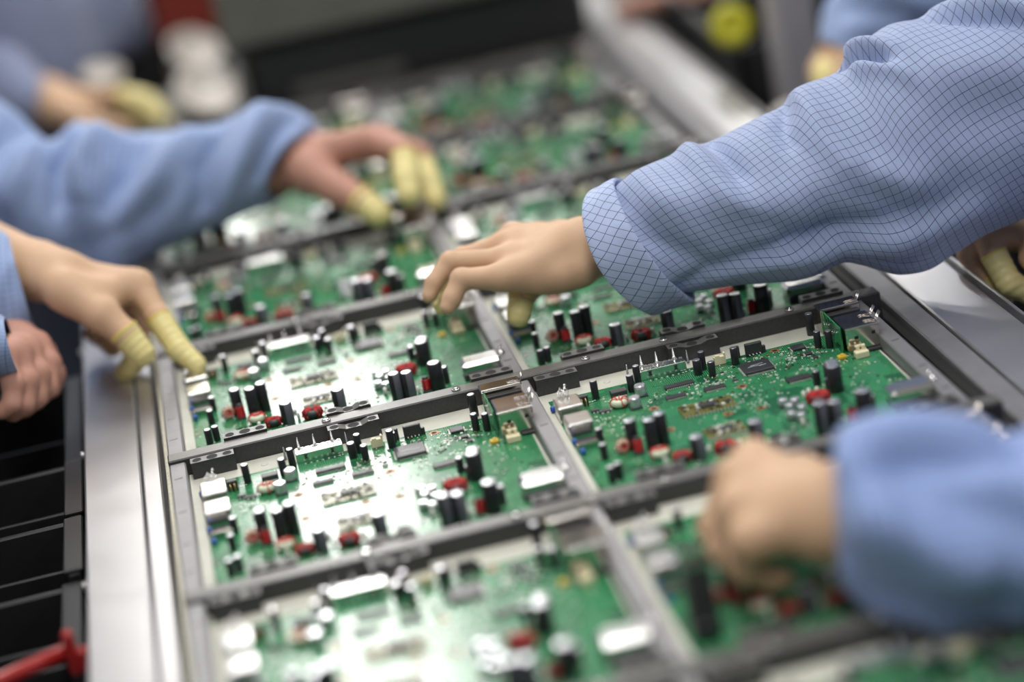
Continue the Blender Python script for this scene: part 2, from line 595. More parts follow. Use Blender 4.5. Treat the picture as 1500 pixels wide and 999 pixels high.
def rail_mesh(ln):
    mb = MB()
    mb.box((0, 0, -0.002), (0.0138, ln, 0.028), 'rail_grey', 0.0012)
    for k in range(4):      # raised wear lips
        y = -ln / 2 + ln * (k + .6 + .15 * math.sin(k * 5)) / 4.3
        mb.add([(-0.004, y, 0.0121), (0.003, y + .001, 0.0121), (0.003, y + .0022, 0.0126), (-0.004, y + .0012, 0.0126)], [(0, 1, 2, 3)], 'fixture_top')
    return mb.mesh('rail')


RAIL = rail_mesh(PV - (BV1 - BV0) - 0.0004)
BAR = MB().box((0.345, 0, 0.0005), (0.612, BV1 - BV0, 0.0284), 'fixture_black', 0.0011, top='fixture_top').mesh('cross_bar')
NEAR = [(0.057, 0.093, False), (0.1715, 0.2145, True)]
FAR = [(0.087, 0.1235, False), (0.174, 0.2115, True), (0.298, 0.334, False)]
NEARM = [slotted_block(a, b, -0.0135, -0.0022, -0.0005, 0.0138, d).box(((a + b) / 2, -0.0012, 0.004), ((b - a) * .6, 0.0025, 0.009), 'fixture_black').mesh('clamp_block') for a, b, d in NEAR]
FARM = [slotted_block(a, b, 0.0003, 0.0125, 0.0022, 0.0168, d).mesh('clamp_block') for a, b, d in FAR]
STUD = MB().lathe((0, 0, 0), [(0.0038, 0), (0.0038, 0.0012), (0.003, 0.002)], 'tin', 14).torus((0, 0, 0.002), 0.0026, 0.0005, 'fixture_black', 14, 4).mesh('locating_stud')
BASE = MB().box((0, 0, 0), (0.2755, PV - 0.0185, 0.004), 'base_cream').mesh('base_sheet')
RIVET = MB().lathe((0, 0, 0), [(0.003, 0), (0.003, 0.0003), (0.002, 0.0004)], 'base_cream', 12).mesh('rivet')
RN = {-2: 'nearest, at the bottom edge', -1: 'second from the bottom, under the blurred fist', 0: 'in sharp focus, with the upright pins',
      1: 'just behind the sharpest row', 2: 'third behind, under the bare reaching hand', 3: 'blurred, second from the far end', 4: 'most blurred, at the far end'}
for r in ROWS:
    c = thing('board_carrier', 'black and grey carrier frame holding circuit boards, ' + RN[r], 'frame', (0, r * PV, 0), 'carrier frames along the line')
    link('cross_bar', BAR, c, (0, (BV0 + BV1) / 2, 0))
    for k in range(3):
        link('side_rail' if k != 1 else 'center_rail', RAIL, c, (0.0462 + PU * k + (0.0 if k < 2 else 0.001), (BV0 + BV1 - PV) / 2, 0))
    for k in range(2):
        link('base_sheet', BASE, c, (0.0462 + PU * (k + .5), (BV0 + BV1 - PV) / 2, -0.0024))
        for a in NEARM:
            link('clamp_block', a, c, (PU * k, BV0, 0))
        for a in FARM:
            link('clamp_block', a, c, (PU * k, BV1, 0))
        for su in ((0.1045, 0.1725, 0.283) if k else (0.1725, 0.283)):
            link('locating_stud', STUD, c, (su + PU * k, BV0 + 0.0075, BZ))
        link('rivet', RIVET, c, (PU * k + 0.115, 0.375, -0.0004))

# ------------------------------------------------------------------ circuit board prototypes
PARTS = []      # (name, mesh, loc, [sub-parts])


def part(name, mb, loc=(0, 0, 0), subs=()):
    PARTS.append((name, mb.mesh(name), loc, [(n, b.mesh(n), l) for n, b, l in subs]))


part('circuit_substrate', MB().box((0.1945, 0.2450, -0.0008), (0.265, 0.232, 0.0016), 'pcb'))
capcache = {}


def capmesh(r, h, slate=False):
    k = (r, h, slate)
    if k not in capcache:
        b = r * 0.16
        side = MB()
        n = 24
        prof = [(r * .96, 0), (r, b * .5), (r, h - b), (r - b, h)]
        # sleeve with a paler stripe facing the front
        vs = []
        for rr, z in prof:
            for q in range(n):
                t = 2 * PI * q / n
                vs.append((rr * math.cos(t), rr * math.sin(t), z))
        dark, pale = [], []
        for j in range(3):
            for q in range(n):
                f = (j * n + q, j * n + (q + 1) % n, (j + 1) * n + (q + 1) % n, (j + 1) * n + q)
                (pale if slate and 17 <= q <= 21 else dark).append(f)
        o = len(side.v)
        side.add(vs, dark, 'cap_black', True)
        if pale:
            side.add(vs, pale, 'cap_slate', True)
        top = MB()
        rt = r - b
        top.lathe((0, 0, 0), [(rt, -0.0004), (rt, 0.0001), (rt * .82, -0.0002), (rt * .75, 0.0), (rt * .1, 0.0)], 'cap_top', n)
        capcache[k] = (side.mesh('capacitor'), top.mesh('capacitor_top'))
    return capcache[k]


def cap(u, v, r, h, slate=False):
    a, t = capmesh(r, h, slate)
    PARTS.append(('capacitor', a, (u, v, 0), [('capacitor_top', t, (0, 0, h))]))


for a in [(.0992, .3445, .0031, .0155), (.1288, .3400, .0031, .0145), (.1372, .3525, .003, .0165),
          (.1860, .3424, .0036, .0130), (.1922, .3503, .003, .0160), (.1952, .3307, .003, .0130), (.2185, .3450, .0032, .0148),
          (.2222, .3530, .0013, .0090), (.2874, .3370, .003, .0148), (.2957, .3318, .003, .0148), (.2625, .2600, .0031, .0122),
          (.2718, .2620, .0024, .0145), (.2660, .2400, .0024, .0120), (.2712, .2386, .0062, .0220), (.2735, .2505, .0058, .0205), (.2731, .1690, .0064, .0250),
          (.2817, .1800, .0032, .0150), (.2915, .3705, .0036, .0190), (.1035, .2240, .0049, .0235), (.1165, .2130, .0050, .0250),
          (.1262, .2190, .0050, .0255), (.0825, .2480, .003, .0130), (.0788, .2170, .0030, .0125), (.0745, .1700, .0031, .0130), (.0810, .1735, .0031, .0130)]:
    cap(*a)
for a in [(.2375, .1635, .0054, .0258), (.2480, .1610, .0054, .0253), (.1430, .1735, .0055, .0190), (.1884, .1712, .0056, .0208)]:
    cap(*a, True)


def silver_can(u, v, r, h):
    mb = MB().box((0, 0, 0.0007), (2.1 * r, 2.1 * r, 0.0014), 'chip', 0.0003)
    mb.lathe((0, 0, 0.0014), [(r, 0), (r * 1.02, 0.0012), (r * .93, 0.0018), (r, 0.0026), (r, h - .002), (r - .0006, h - .0014)], 'cap_top', 20)
    part('silver_capacitor', mb, (u, v, 0))


silver_can(.1335, .3269, .0049, .0095)
silver_can(.1235, .3040, .0049, .0095)
for u, v in ((.2270, .2350), (.2352, .2300), (.2285, .2220), (.2362, .2140), (.2252, .2060), (.2310, .1990)):
    silver_can(u, v, .0037, .0065)


def toroid(u, v, R_, r_, core, turns, gaps=(), lift=0.0, tilt=None):
    """wound ring choke lying on the board"""
    c = MB().torus((0, 0, 0), R_, r_, core, 24, 10, zs=1.1, axis=tilt)
    w = MB()
    ax = Vector(tilt).normalized() if tilt else Vector((0, 0, 1))
    q = Vector((0, 0, 1)).rotation_difference(ax)
    for k in range(turns):
        t = 2 * PI * (k + .5) / turns
        if any(a < t < b for a, b in gaps):
            continue
        pts = []
        for j in range(11):
            a = 2 * PI * j / 10
            tt = t + (a - PI) * 0.028
            rr = r_ * 1.13
            pts.append(q @ Vector(((R_ + rr * math.cos(a)) * math.cos(tt), (R_ + rr * math.cos(a)) * math.sin(tt), rr * 1.1 * math.sin(a))))
        w.tube(pts, 0.00055, 'red_wire', 5)
    # lead wires down to the board
    for sx in (-1, 1):
        p = q @ Vector((sx * (R_ + r_), 0, 0))
        w.tube([p, p + Vector((sx * .0012, 0, -r_ * .5)), p + Vector((sx * .0008, 0, -(r_ * 1.1 + lift)))], 0.0005, 'tin', 5)
    part('inductor', c, (u, v, r_ * 1.1 + 0.0008 + lift), [('red_winding', w, (0, 0, 0))])


toroid(.1642, .1745, .0056, .0031, 'core_black', 15, ((4.35, 5.0), (1.3, 1.8)))
toroid(.1306, .1770, .0047, .0026, 'core_black', 12, ((4.3, 5.0),))
toroid(.1175, .1950, .0046, .0027, 'core_white', 12, ((3.5, 5.9),))
toroid(.1128, .3140, .0046, .0028, 'core_white', 7, ((5.0, 5.6), (3.7, 4.4)))
toroid(.2530, .2260, .0060, .0030, 'core_black', 16)
toroid(.0945, .2200, .0034, .0022, 'core_white', 10, (), 0.002, (0.2, -1, 0.25))


def rod_coil(u, v, h):
    c = MB().lathe((0, 0, 0), [(.0028, 0), (.0028, h), (.0018, h + .0006)], 'core_black', 16)
    c.box((0.0, 0.0, .0008), (.0085, .0075, .0016), 'chip', .0003)
    w = MB()
    pts = []
    nt_ = 9
    for k in range(nt_ * 12 + 1):
        t = 2 * PI * k / 12
        pts.append((.0033 * math.cos(t), .0033 * math.sin(t), .0022 + (h - .0042) * k / (nt_ * 12)))
    w.tube(pts, .0006, 'red_wire', 5)
    part('rod_inductor', c, (u, v, 0), [('red_winding', w, (0, 0, 0))])


rod_coil(.2634, .1715, .0130)
rod_coil(.1050, .2115, .0135)


def leads(mb, w, d, n, side='y', z=0.0009):
    for k in range(n):
        q = -w / 2 + w * (k + .5) / n
        for s in (-1, 1):
            if side == 'y':
                mb.box((q, s * (d / 2 + .0009), z / 2 + .0002), (w / n * .42, .0018, .0005), 'pad')
            else:
                mb.box((s * (d / 2 + .0009), q, z / 2 + .0002), (.0018, w / n * .42, .0005), 'pad')


def soic(u, v, w, d, h, n, side='y', name='chip', rz=0):
    l = MB()
    leads(l, w * .92, d, n, side)
    part(name, MB().box((0, 0, h / 2 + .0003), (w, d, h), 'chip', .0004), (u, v, 0), [('lead_row', l, (0, 0, 0))])


soic(.1655, .3268, .0245, .0062, .0022, 14)
soic(.1570, .3040, .0168, .0060, .0020, 10)
soic(.1892, .3025, .0178, .0062, .0020, 10)
soic(.2531, .2800, .0200, .0085, .0022, 14)
soic(.2723, .3455, .0110, .0100, .0022, 6, 'x')
soic(.2760, .3280, .0060, .0050, .0016, 3, 'x')
soic(.2785, .3165, .0045, .0040, .0014, 3, 'x')
soic(.0922, .3150, .0065, .0042, .0022, 2)
soic(.0990, .3095, .0090, .0040, .0018, 2)
soic(.2080, .3080, .0045, .0035, .0014, 3)
soic(.1480, .1960, .0080, .0060, .0018, 4)
soic(.2050, .1780, .0090, .0065, .0018, 4)
part('chip_box', MB().box((0, 0, .0026), (.0135, .0085, .0048), 'chip', .0005).box((0, -.0045, .0006), (.012, .0015, .0008), 'pad'), (.1172, .3385, 0))
# the large flat chip with a pale printed flourish
q = MB()
leads(q, .022, .0222, 22, 'y')
leads(q, .020, .0240, 20, 'x')
mk = MB()
for k in range(5):
    mk.box((-.006 + .003 * k, -.001 + .0009 * math.sin(k * 1.4), .0), (.0032, .0011 + .0004 * (k % 2), .0001), 'chip_mark', rz=.25)
mk.box((.0005, .0022, 0), (.011, .0006, .0001), 'chip_mark', rz=.08)
part('flat_chip', MB().box((0, 0, .0018), (.0245, .0225, .003), 'chip', .0006), (.2307, .3235, 0), [('lead_row', q, (0, 0, 0)), ('printed_mark', mk, (0, 0, .00335))])
# upright black regulators at the back
rg = MB()
for k in range(4):
    rg.box((-.0045 + .003 * k, -.0030, .0016), (.0009, .003, .0004), 'pad')
part('regulator', MB().box((0, 0, .0056), (.0145, .0034, .0105), 'chip', .0006).box((.0088, .0012, .003), (.003, .003, .006), 'chip', .0004), (.2375, .3560, 0), [('lead_row', rg, (0, 0, 0))])
part('regulator', MB().box((0, 0, .005), (.003, .0034, .0095), 'chip', .0005), (.2247, .3590, 0))

# two small daughter boards
for (u, v, w, d, sd) in ((.1735, .2675, .0435, .0235, 3), (.1736, .2130, .0310, .0205, 5)):
    random.seed(sd)
    mb = MB().box((0, 0, .0012), (w, d, .0012), 'module_rim')
    big = MB().box((.001, .0005, .0028), (w * .34, d * .30, .0020), 'chip', .0003)
    pcs = MB()
    for k in range(64):
        pcs.box((random.uniform(-w / 2 + .002, w / 2 - .002), random.uniform(-d / 2 + .002, d / 2 - .002), .0024), random.choice([(.0016, .0009, .0012), (.001, .0018, .001), (.0028, .0022, .0014)]), random.choice(['chip', 'chip', 'pad', 'white_part', 'module_rim']))
    ed = MB()
    for k in range(15):
        for s in (-1, 1):
            ed.box((-w / 2 + w * (k + .5) / 15, s * (d / 2 + .0006), .0009), (.0013, .0012, .0012), 'pad')
    o = pcs.mesh('tiny_components')
    part('module_board', mb, (u, v, 0), [('module_chip', big, (0, 0, 0)), ('solder_pads', ed, (0, 0, 0))])
    PARTS[-1][3].append(('tiny_components', o, (0, 0, 0)))

# shielded tuner box with five tapered pins
tw, td, th = .0390, .0110, .0085
tb = MB().box((0, 0, th / 2), (tw, td, th), 'tin', .0005)
for k in range(9):
    tb.box((-tw / 2 + tw * (k + .5) / 9, -td / 2 + .001, th + .0003), (.0030, .0012, .0008), 'tin')
    tb.box((-tw / 2 + tw * (k + .5) / 9, td / 2 - .001, th + .0003), (.0030, .0012, .0008), 'tin')
subs = []
for du, dz, hh in ((-.0153, th, .0092), (-.0022, th, .0092), (.0125, th, .0092)):
    subs.append(('spike_pin', MB().lathe((0, 0, 0), [(.0018, 0), (.0017, .0014), (.0012, .0018), (.0004, hh), (.0001, hh + .0003)], 'tin', 10), (du, .0068, dz)))
for du in (-.0278, .0238):
    subs.append(('spike_pin', MB().lathe((0, 0, -.002), [(.0017, 0), (.0015, .004), (.0011, .0046), (.0004, .0143), (.0001, .0146)], 'tin', 10), (du, .0075, 0)))
for du in (-.0115, .0105):
    subs.append(('shield_clip', MB().box((0, 0, .0014), (.0028, .0012, .001), 'chip').box((0, 0, -.0014), (.0028, .0012, .001), 'chip').box((0, 0, 0), (.0018, .0012, .0026), 'chip'), (du, -td / 2 - .0004, .0052)))
pr_ = MB()
for k in range(12):
    pr_.box((-.013 + .0024 * k, .0006 * (k % 2), .0004), (.0012, .0013, .0009), 'chip' if k % 2 else 'pad')
subs.append(('pin_row', pr_, (0, -td / 2 - .0045, 0)))
part('tuner_shield', tb, (.1606, .3627, 0), subs)

# left edge: two bright shells, strip, header
sp = MB()
random.seed(7)
for k in range(5):
    a = random.uniform(-.003, .006)
    sp.tube([(-.006 + .002 * k, .008, .0), (-.005 + .002 * k + a * .3, .013, .0035), (-.001 + a, .016 - .001 * k, .005 + .001 * (k % 3))], .0005, 'tin', 5)
sp.lathe((.002, .0165, .0065), [(.0006, -.001), (.0016, 0), (.0006, .0014)], 'tin', 8)
rb = MB()
for k in range(4):
    rb.box((-.0101, -.009 + .0055 * k, .0105), (.0012, .0032, .0055), 'tin_warm', .0003)
part('silver_connector', MB().box((0, 0, .007), (.0205, .0255, .014), 'tin', .0009), (.0723, .3180, 0), [('spring_contacts', sp, (0, 0, .0145)), ('shell_tabs', rb, (0, 0, 0))])
part('silver_connector', MB().box((0, 0, .0068), (.0205, .0235, .0136), 'tin', .0009).box((.0, .0145, .0045), (.0195, .0055, .009), 'tin_warm'), (.0727, .2790, 0), [('shell_tabs', rb, (0, 0, 0))])
part('flat_metal_strip', MB().box((0, 0, .0025), (.0195, .0048, .005), 'tin_warm', .0006).box((0, .0078, .0015), (.0175, .011, .003), 'chip', .0003), (.0728, .2475, 0))
hp = MB()
for k in range(2):
    hp.tube([(-.0016 + .0034 * k, -.002, .0066), (-.0016 + .0034 * k, -.0046, .0066), (-.0016 + .0034 * k, -.0046, .0)], .0005, 'gold', 6)
part('pin_header', MB().box((0, 0, .0045), (.0085, .0046, .009), 'chip', .0005), (.0868, .3345, 0), [('gold_pins', hp, (0, 0, 0))])
for u, v in ((.0608, .3360), (.0628, .2580), (.0648, .2350)):
    part('blue_component', MB().lathe((0, 0, 0), [(.0014, 0), (.0022, .0012), (.0022, .0042), (.0012, .0052)], 'blue_part', 12), (u + .0008, v, 0))

# right edge: tall metal jack shell, stacked port shell, riser card
fr = MB()
for du, dz in ((-.006, .0135), (.0085, .0150)):
    fr.box((du, 0, dz), (.0030, .0008, .0026), 'dark_gap')
sl = MB()
for k in range(2):
    y0 = -.010 + .014 * k
    for e in (0, .0034):
        sl.tube([(.004, y0 + e, 0), (.0145, y0 + e, .0002), (.0182, y0 + e, .0062)], .0008, 'tin_warm', 4)
    sl.box((.0145, y0 + .0017, .0003), (.003, .006, .0006), 'tin')
rim = MB().box((0, 0, 0), (.0295, .0018, .0008), 'tin', .0002)
part('jack_shell', MB().box((0, 0, .011), (.0285, .0350, .022), 'tin_warm', .0010), (.3175, .3225, 0),
     [('face_slots', fr, (0, -.0176, 0)), ('spring_tab', sl, (0, 0, .0222)), ('front_rim', rim, (0, -.0170, .0222)),
      ('black_latch', MB().box((0, 0, .0015), (.0115, .0035, .0025), 'chip', .0005), (.0075, -.0195, 0))])
sl2 = MB()
for e in (0, .0036):
    sl2.tube([(.006, e, 0), (.0165, e, .0002), (.0195, e, .0058)], .0008, 'tin_warm', 4)
part('port_shell', MB().box((0, 0, .0108), (.0345, .0200, .0216), 'tin_warm', .0009).box((0, -.0118, .0085), (.031, .004, .017), 'chip'), (.3165, .3535 + .0175, 0),
     [('spring_tab', sl2, (0, -.004, .0218)), ('shell_seam', MB().box((0, 0, 0), (.033, .0014, .0007), 'tin', .0002), (0, -.0075, .0218))])
rc = MB()
for k in range(6):
    rc.lathe((-.0004, -.018 + .007 * k, .016 - .002 * (k % 3)), [(.0009, 0), (.0009, .0004), (.0004, .0008)], 'tin', 8, axis=(-1, 0, 0))
part('riser_board', MB().box((0.0006, 0, .0108), (.0014, .0500, .0216), 'pcb'), (.3005, .3380, 0), [('solder_joints', rc, (0, 0, 0))])
part('small_socket', MB().box((0, 0, .0028), (.0112, .0075, .0056), 'cream', .0006).box((-.0022, .0018, .0072), (.0030, .0028, .005), 'cream', .0004).box((.0026, .0018, .0072), (.0030, .0028, .005), 'cream', .0004)
     .box((0, .0030, .0088), (.0085, .0012, .0022), 'cream', .0003), (.3112, .2955, 0))
part('pin_socket', MB().box((0, 0, .0036), (.0098, .0042, .0072), 'cream', .0004).box((.0042, 0, .0082), (.0016, .004, .003), 'cream', .0003).box((-.0020, -.0008, .0076), (.004, .0026, .0016), 'cream', .0003), (.2075, .3535, 0))
part('trimmer', MB().box((0, 0, .0018), (.0072, .0056, .0032), 'yellow_part', .0007).lathe((.0004, 0, .0034), [(.0018, 0), (.0018, .0006), (.0012, .001)], 'yellow_part', 10), (.2962, .3010, 0))
# bright metal can at the front right with end fittings
ej = MB()
ej.lathe((.0185, .003, .0118), [(.0030, 0), (.0034, .0012), (.0028, .0034)], 'tin', 14, axis=(.7, 0, .7))
ej.tube([(.017, .008, .014), (.020, .010, .0165), (.021, .0125, .016)], .0009, 'tin', 5)
ej.tube([(.017, -.006, .014), (.020, -.005, .0155)], .0009, 'tin', 5)
part('metal_can', MB().box((0, .0, .0085), (.0350, .0225, .0125), 'tin', .0032).box((.001, 0, .0012), (.0345, .0235, .0024), 'chip', .0004), (.3145, .1850, 0),
     [('end_fittings', ej, (0, 0, 0)), ('dark_base', MB().box((0, 0, .0030), (.0340, .0030, .0060), 'chip', .0005), (0, -.0128, 0))])
for u, v in ((.2455, .2400), (.2505, .2432), (.2570, .2425), (.2560, .1715), (.1760, .1790), (.1520, .1790), (.1180, .1780), (.2290, .1880)):
    part('white_component', MB().lathe((0, 0, 0), [(.0010, 0), (.0016, .001), (.0016, .0048), (.0008, .0060)], 'white_part', 12), (u, v, 0))
for u, v in ((.1357, .2925), (.1367, .2423), (.2100, .2945), (.2105, .2416), (.2545, .3535), (.1850, .2460), (.1410, .1500), (.2200, .1500)):
    mb = MB()
    n_ = 18
    vs = [((.0042 if j else .0022) * math.cos(2 * PI * k / n_), (.0042 if j else .0022) * math.sin(2 * PI * k / n_), .00025) for j in (0, 1) for k in range(n_)]
    mb.add(vs, [(k, n_ + k, n_ + (k + 1) % n_, (k + 1) % n_) for k in range(n_)], 'copper')
    mb.add(vs[:n_], [tuple(range(n_))], 'dark_gap')
    part('copper_ring', mb, (u, v, 0))

# tiny chip parts nobody could count, one mesh
random.seed(11)
tiny = MB()
CL = [(.255, .305, .05, .05, 90), (.275, .335, .035, .03, 70), (.2, .32, .03, .03, 40), (.165, .315, .06, .03, 60), (.21, .265, .03, .05, 50), (.1, .29, .03, .05, 40), (.19, .19, .1, .04, 50),
      (.2, .24, .2, .17, 80), (.295, .26, .03, .08, 16), (.23, .345, .06, .015, 30)]
for cx, cy, w, d, n in CL:
    for k in range(n):
        u = cx + random.uniform(-.5, .5) * w
        v = cy + random.uniform(-.5, .5) * d
        a = random.random()
        s = random.choice([(.0016, .0008, .0006), (.0008, .0016, .0006), (.0022, .0013, .0009), (.0010, .0010, .0005)])
        tiny.box((u, v, s[2] / 2), s, 'pad' if a < .5 else ('chip' if a < .72 else ('white_part' if a < .88 else 'module_rim')))
TINY = tiny.mesh('chip_resistors')

CN = ('left column: ', 'right column: ')
RLB = {(-1, 0): 'cut off by the bottom edge, glaring white', (0, 0): 'sharp, white glare across its middle', (1, 0): 'half sharp, yellow fingertip on its corner', (2, 0): 'blurred, left of the bare reaching hand',
       (3, 0): 'very blurred, under three yellow fingertips', (4, 0): 'farthest, by the end bar', (-2, 1): 'dark, cut by the bottom right corner', (-1, 1): 'shaded by the blurred fist',
       (0, 1): 'sharp, deep green, without glare', (1, 1): 'half hidden by the checked cuff', (2, 1): 'blurred, behind the checked cuff', (3, 1): 'very blurred, second from the far end', (4, 1): 'faintest, next to the far edge plate'}
for r in ROWS:
    for c in (0, 1):
        if (r, c) not in RLB:
            continue
        b = thing('circuit_board', 'green circuit board, ' + CN[c] + RLB[r, c], 'circuit board', (c * PU, r * PV, 0), 'circuit boards on the line')
        far = r >= 3
        for nm, me, loc, subs in PARTS:
            o = link(nm, me, b, loc)
            for n2, m2, l2 in subs:
                if far and n2 in ('lead_row', 'printed_mark', 'shell_tabs', 'solder_joints', 'solder_pads', 'face_slots', 'shell_seam', 'gold_pins', 'front_rim', 'black_latch'):
                    continue
                s = link(n2, m2, o, l2)
                if n2 in ('tiny_components', 'lead_row', 'pin_row', 'solder_pads', 'solder_joints'):
                    s['kind'] = 'stuff'
        link('chip_resistors', TINY, b)['kind'] = 'stuff'


# ------------------------------------------------------------------ organic surfaces: distance fields meshed by surface nets
def seg_dist(P, a, b, ra, rb):
    ab = b - a
    t = np.clip(((P - a) @ ab) / (ab @ ab + 1e-12), 0, 1)
    return np.linalg.norm(P - a - t[..., None] * ab, axis=-1) - (ra + (rb - ra) * t)


def smin(a, b, k):
    h = np.clip(0.5 + 0.5 * (b - a) / k, 0, 1)
    return b + (a - b) * h - k * h * (1 - h)


def surface_nets(fn, lo, hi, h):
    lo, hi = np.array(lo, float), np.array(hi, float)
    n = np.ceil((hi - lo) / h).astype(int) + 1
    ax = [lo[i] + h * np.arange(n[i]) for i in range(3)]
    G = np.stack(np.meshgrid(*ax, indexing='ij'), -1)
    D = fn(G)
    ins = D < 0
    nx, ny, nz = n
    c = [(i, j, k) for i in (0, 1) for j in (0, 1) for k in (0, 1)]
    sl = lambda A, q: A[q[0]:nx - 1 + q[0], q[1]:ny - 1 + q[1], q[2]:nz - 1 + q[2]]
    s = sum(sl(ins, q).astype(int) for q in c)
    act = (s > 0) & (s < 8)
    acc = np.zeros(act.shape + (3,))
    cnt = np.zeros(act.shape)
    for a in range(8):
        for b in range(a + 1, 8):
            df = [c[b][i] - c[a][i] for i in range(3)]
            if sum(abs(d) for d in df) != 1:
                continue
            da, db = sl(D, c[a]), sl(D, c[b])
            x = (da < 0) != (db < 0)
            t = np.where(x, da / np.where(np.abs(da - db) < 1e-12, 1, da - db), 0)
            p = np.array(c[a]) + t[..., None] * np.array(df)
            acc += np.where(x[..., None], p, 0)
            cnt += x
    ix = np.argwhere(act)
    V = lo + h * (ix + acc[act] / np.maximum(cnt[act], 1)[:, None])
    idm = -np.ones(act.shape, int)
    idm[act] = np.arange(len(ix))
    F = []
    for axis in range(3):
        o1, o2 = [(1, 2), (2, 0), (0, 1)][axis]
        sh = [slice(1, -1)] * 3
        sh[axis] = slice(0, n[axis] - 1)
        A = ins[tuple(slice(0, n[i] - 1) if i == axis else slice(1, n[i] - 1) for i in range(3))]
        B = ins[tuple(slice(1, n[i]) if i == axis else slice(1, n[i] - 1) for i in range(3))]
        for sgn, M in ((1, A & ~B), (0, ~A & B)):
            e = np.argwhere(M)
            if not len(e):
                continue
            e = e + np.array([0 if i == axis else 1 for i in range(3)])

            def cid(d1, d2):
                q = e.copy()
                q[:, o1] -= d1
                q[:, o2] -= d2
                return idm[q[:, 0], q[:, 1], q[:, 2]]
            quad = np.stack([cid(1, 1), cid(0, 1), cid(0, 0), cid(1, 0)], 1)
            if not sgn:
                quad = quad[:, ::-1]
            F.append(quad)
    return V, np.concatenate(F)


def np_mesh(name, V, F, mats, mi=None):
    me = bpy.data.meshes.new(name)
    me.from_pydata(V.tolist(), [], F.tolist())
    for m in mats:
        me.materials.append(MAT[m])
    me.polygons.foreach_set('use_smooth', [True] * len(F))
    if mi is not None:
        me.polygons.foreach_set('material_index', mi)
    me.update()
    return me


def bounds(pts, pad):
    P = np.array(pts)
    return P.min(0) - pad, P.max(0) + pad


def relax(V, F, it=1, f=0.5):
    for _ in range(it):
        acc = np.zeros_like(V)
        cnt = np.zeros(len(V))
        for k in range(4):
            a, b = F[:, k], F[:, (k + 1) % 4]
            np.add.at(acc, a, V[b])
            np.add.at(cnt, a, 1)
        V = V + f * (acc / np.maximum(cnt, 1)[:, None] - V)
    return V


def hand_mesh(H, h=0.0016):
    """H: wrist, elbow, wrist_r (two radii and an across vector), fingers = {name: ([MCP, PIP, DIP, TIP], [r...])}, thumb"""
    W_, E_ = H['wrist'], H['elbow']
    acr = H['across'] / np.linalg.norm(H['across'])
    wr, off = H['wr'], H['woff']
    pts = [W_, E_] + [p for f in H['fingers'].values() for p in f[0]] + list(H['thumb'][0])
    lo, hi = bounds(pts, 0.036)

    def fn(P):
        d = None
        for s in (-1, 1):
            q = seg_dist(P, W_ + acr * off * s, E_ + acr * off * 1.25 * s, wr, wr * 1.35)
            d = q if d is None else smin(d, q, 0.018)
        palm = None
        fl = list(H['fingers'].values())
        for J, r in fl:
            q = seg_dist(P, W_ + (J[0] - W_) * 0.12, J[0], wr * .92, r[0] * 1.04)
            palm = q if palm is None else smin(palm, q, 0.012)
        for (J, r), (J2, r2) in zip(fl[:-1], fl[1:]):       # web between the knuckles
            a = J[0] + (W_ - J[0]) * .10
            b = J2[0] + (W_ - J2[0]) * .10
            palm = smin(palm, seg_dist(P, a, b, r[0] * .9, r2[0] * .9), 0.008)
        d = smin(d, palm, 0.02)
        fing = None
        for J, r in fl:
            q = None
            for i in range(3):
                w = seg_dist(P, J[i], J[i + 1], r[i], r[i + 1])
                q = w if q is None else smin(q, w, 0.003)
            q = smin(q, np.linalg.norm(P - J[1], axis=-1) - r[1] * 1.05, 0.003)
            fing = q if fing is None else smin(fing, q, 0.0012)
        d = smin(d, fing, 0.007)
        J, r = H['thumb']
        q = None
        for i in range(3):
            w = seg_dist(P, J[i], J[i + 1], r[i], r[i + 1])
            q = w if q is None else smin(q, w, 0.005)
        q = smin(q, seg_dist(P, W_, J[0], wr * .9, r[0]), 0.012)
        d = smin(d, q, 0.011)
        for (p, rr, kk) in H.get('extra', ()):
            d = smin(d, np.linalg.norm(P - p, axis=-1) - rr, kk)
        return d
    V, F = surface_nets(fn, lo, hi, h)
    V = relax(V, F, 2, 0.5)
    return V, F


def cot_mesh(J, r, i0, t0, h=0.0013, fat=0.0011):
    """latex finger cot over the finger's end, from the point t0 along its segment i0 to the tip"""
    pts = [J[i0] + (J[i0 + 1] - J[i0]) * t0] + list(J[i0 + 1:])
    rad = [r[i0] + (r[i0 + 1] - r[i0]) * t0] + list(r[i0 + 1:])
    ax = (pts[1] - pts[0]) / np.linalg.norm(pts[1] - pts[0])

    def fn(P):
        q = None
        for i in range(len(pts) - 1):
            w = seg_dist(P, pts[i], pts[i + 1], rad[i] + fat, rad[i + 1] + fat)
            q = w if q is None else smin(q, w, 0.003)
        # soft wrinkles
        tt = (P - pts[0]) @ ax
        q = q + 0.00035 * np.sin(tt * 900 + 40 * (P[..., 2] + P[..., 0])) * np.clip(tt * 80, 0, 1)
        return np.maximum(q, -((P - pts[0]) @ ax))
    lo, hi = bounds(pts, max(rad) + 0.006)
    V, F = surface_nets(fn, lo, hi, h)
    V = relax(V, F, 1, 0.4)
    rim = MB().torus(pts[0] + ax * .0006, rad[0] + fat * .7, 0.0012, 'latex_rim', 24, 6, axis=ax)
    n = len(V)
    V2 = np.concatenate([V, np.array(rim.v)])
    F2 = np.concatenate([F, np.array(rim.f) + n])
    return V2, F2, [0] * len(F) + [1] * len(rim.f)


def hj(H, pts):
    """finger joints from (x, y, depth) triples"""
    return [at(*p) for p in pts]


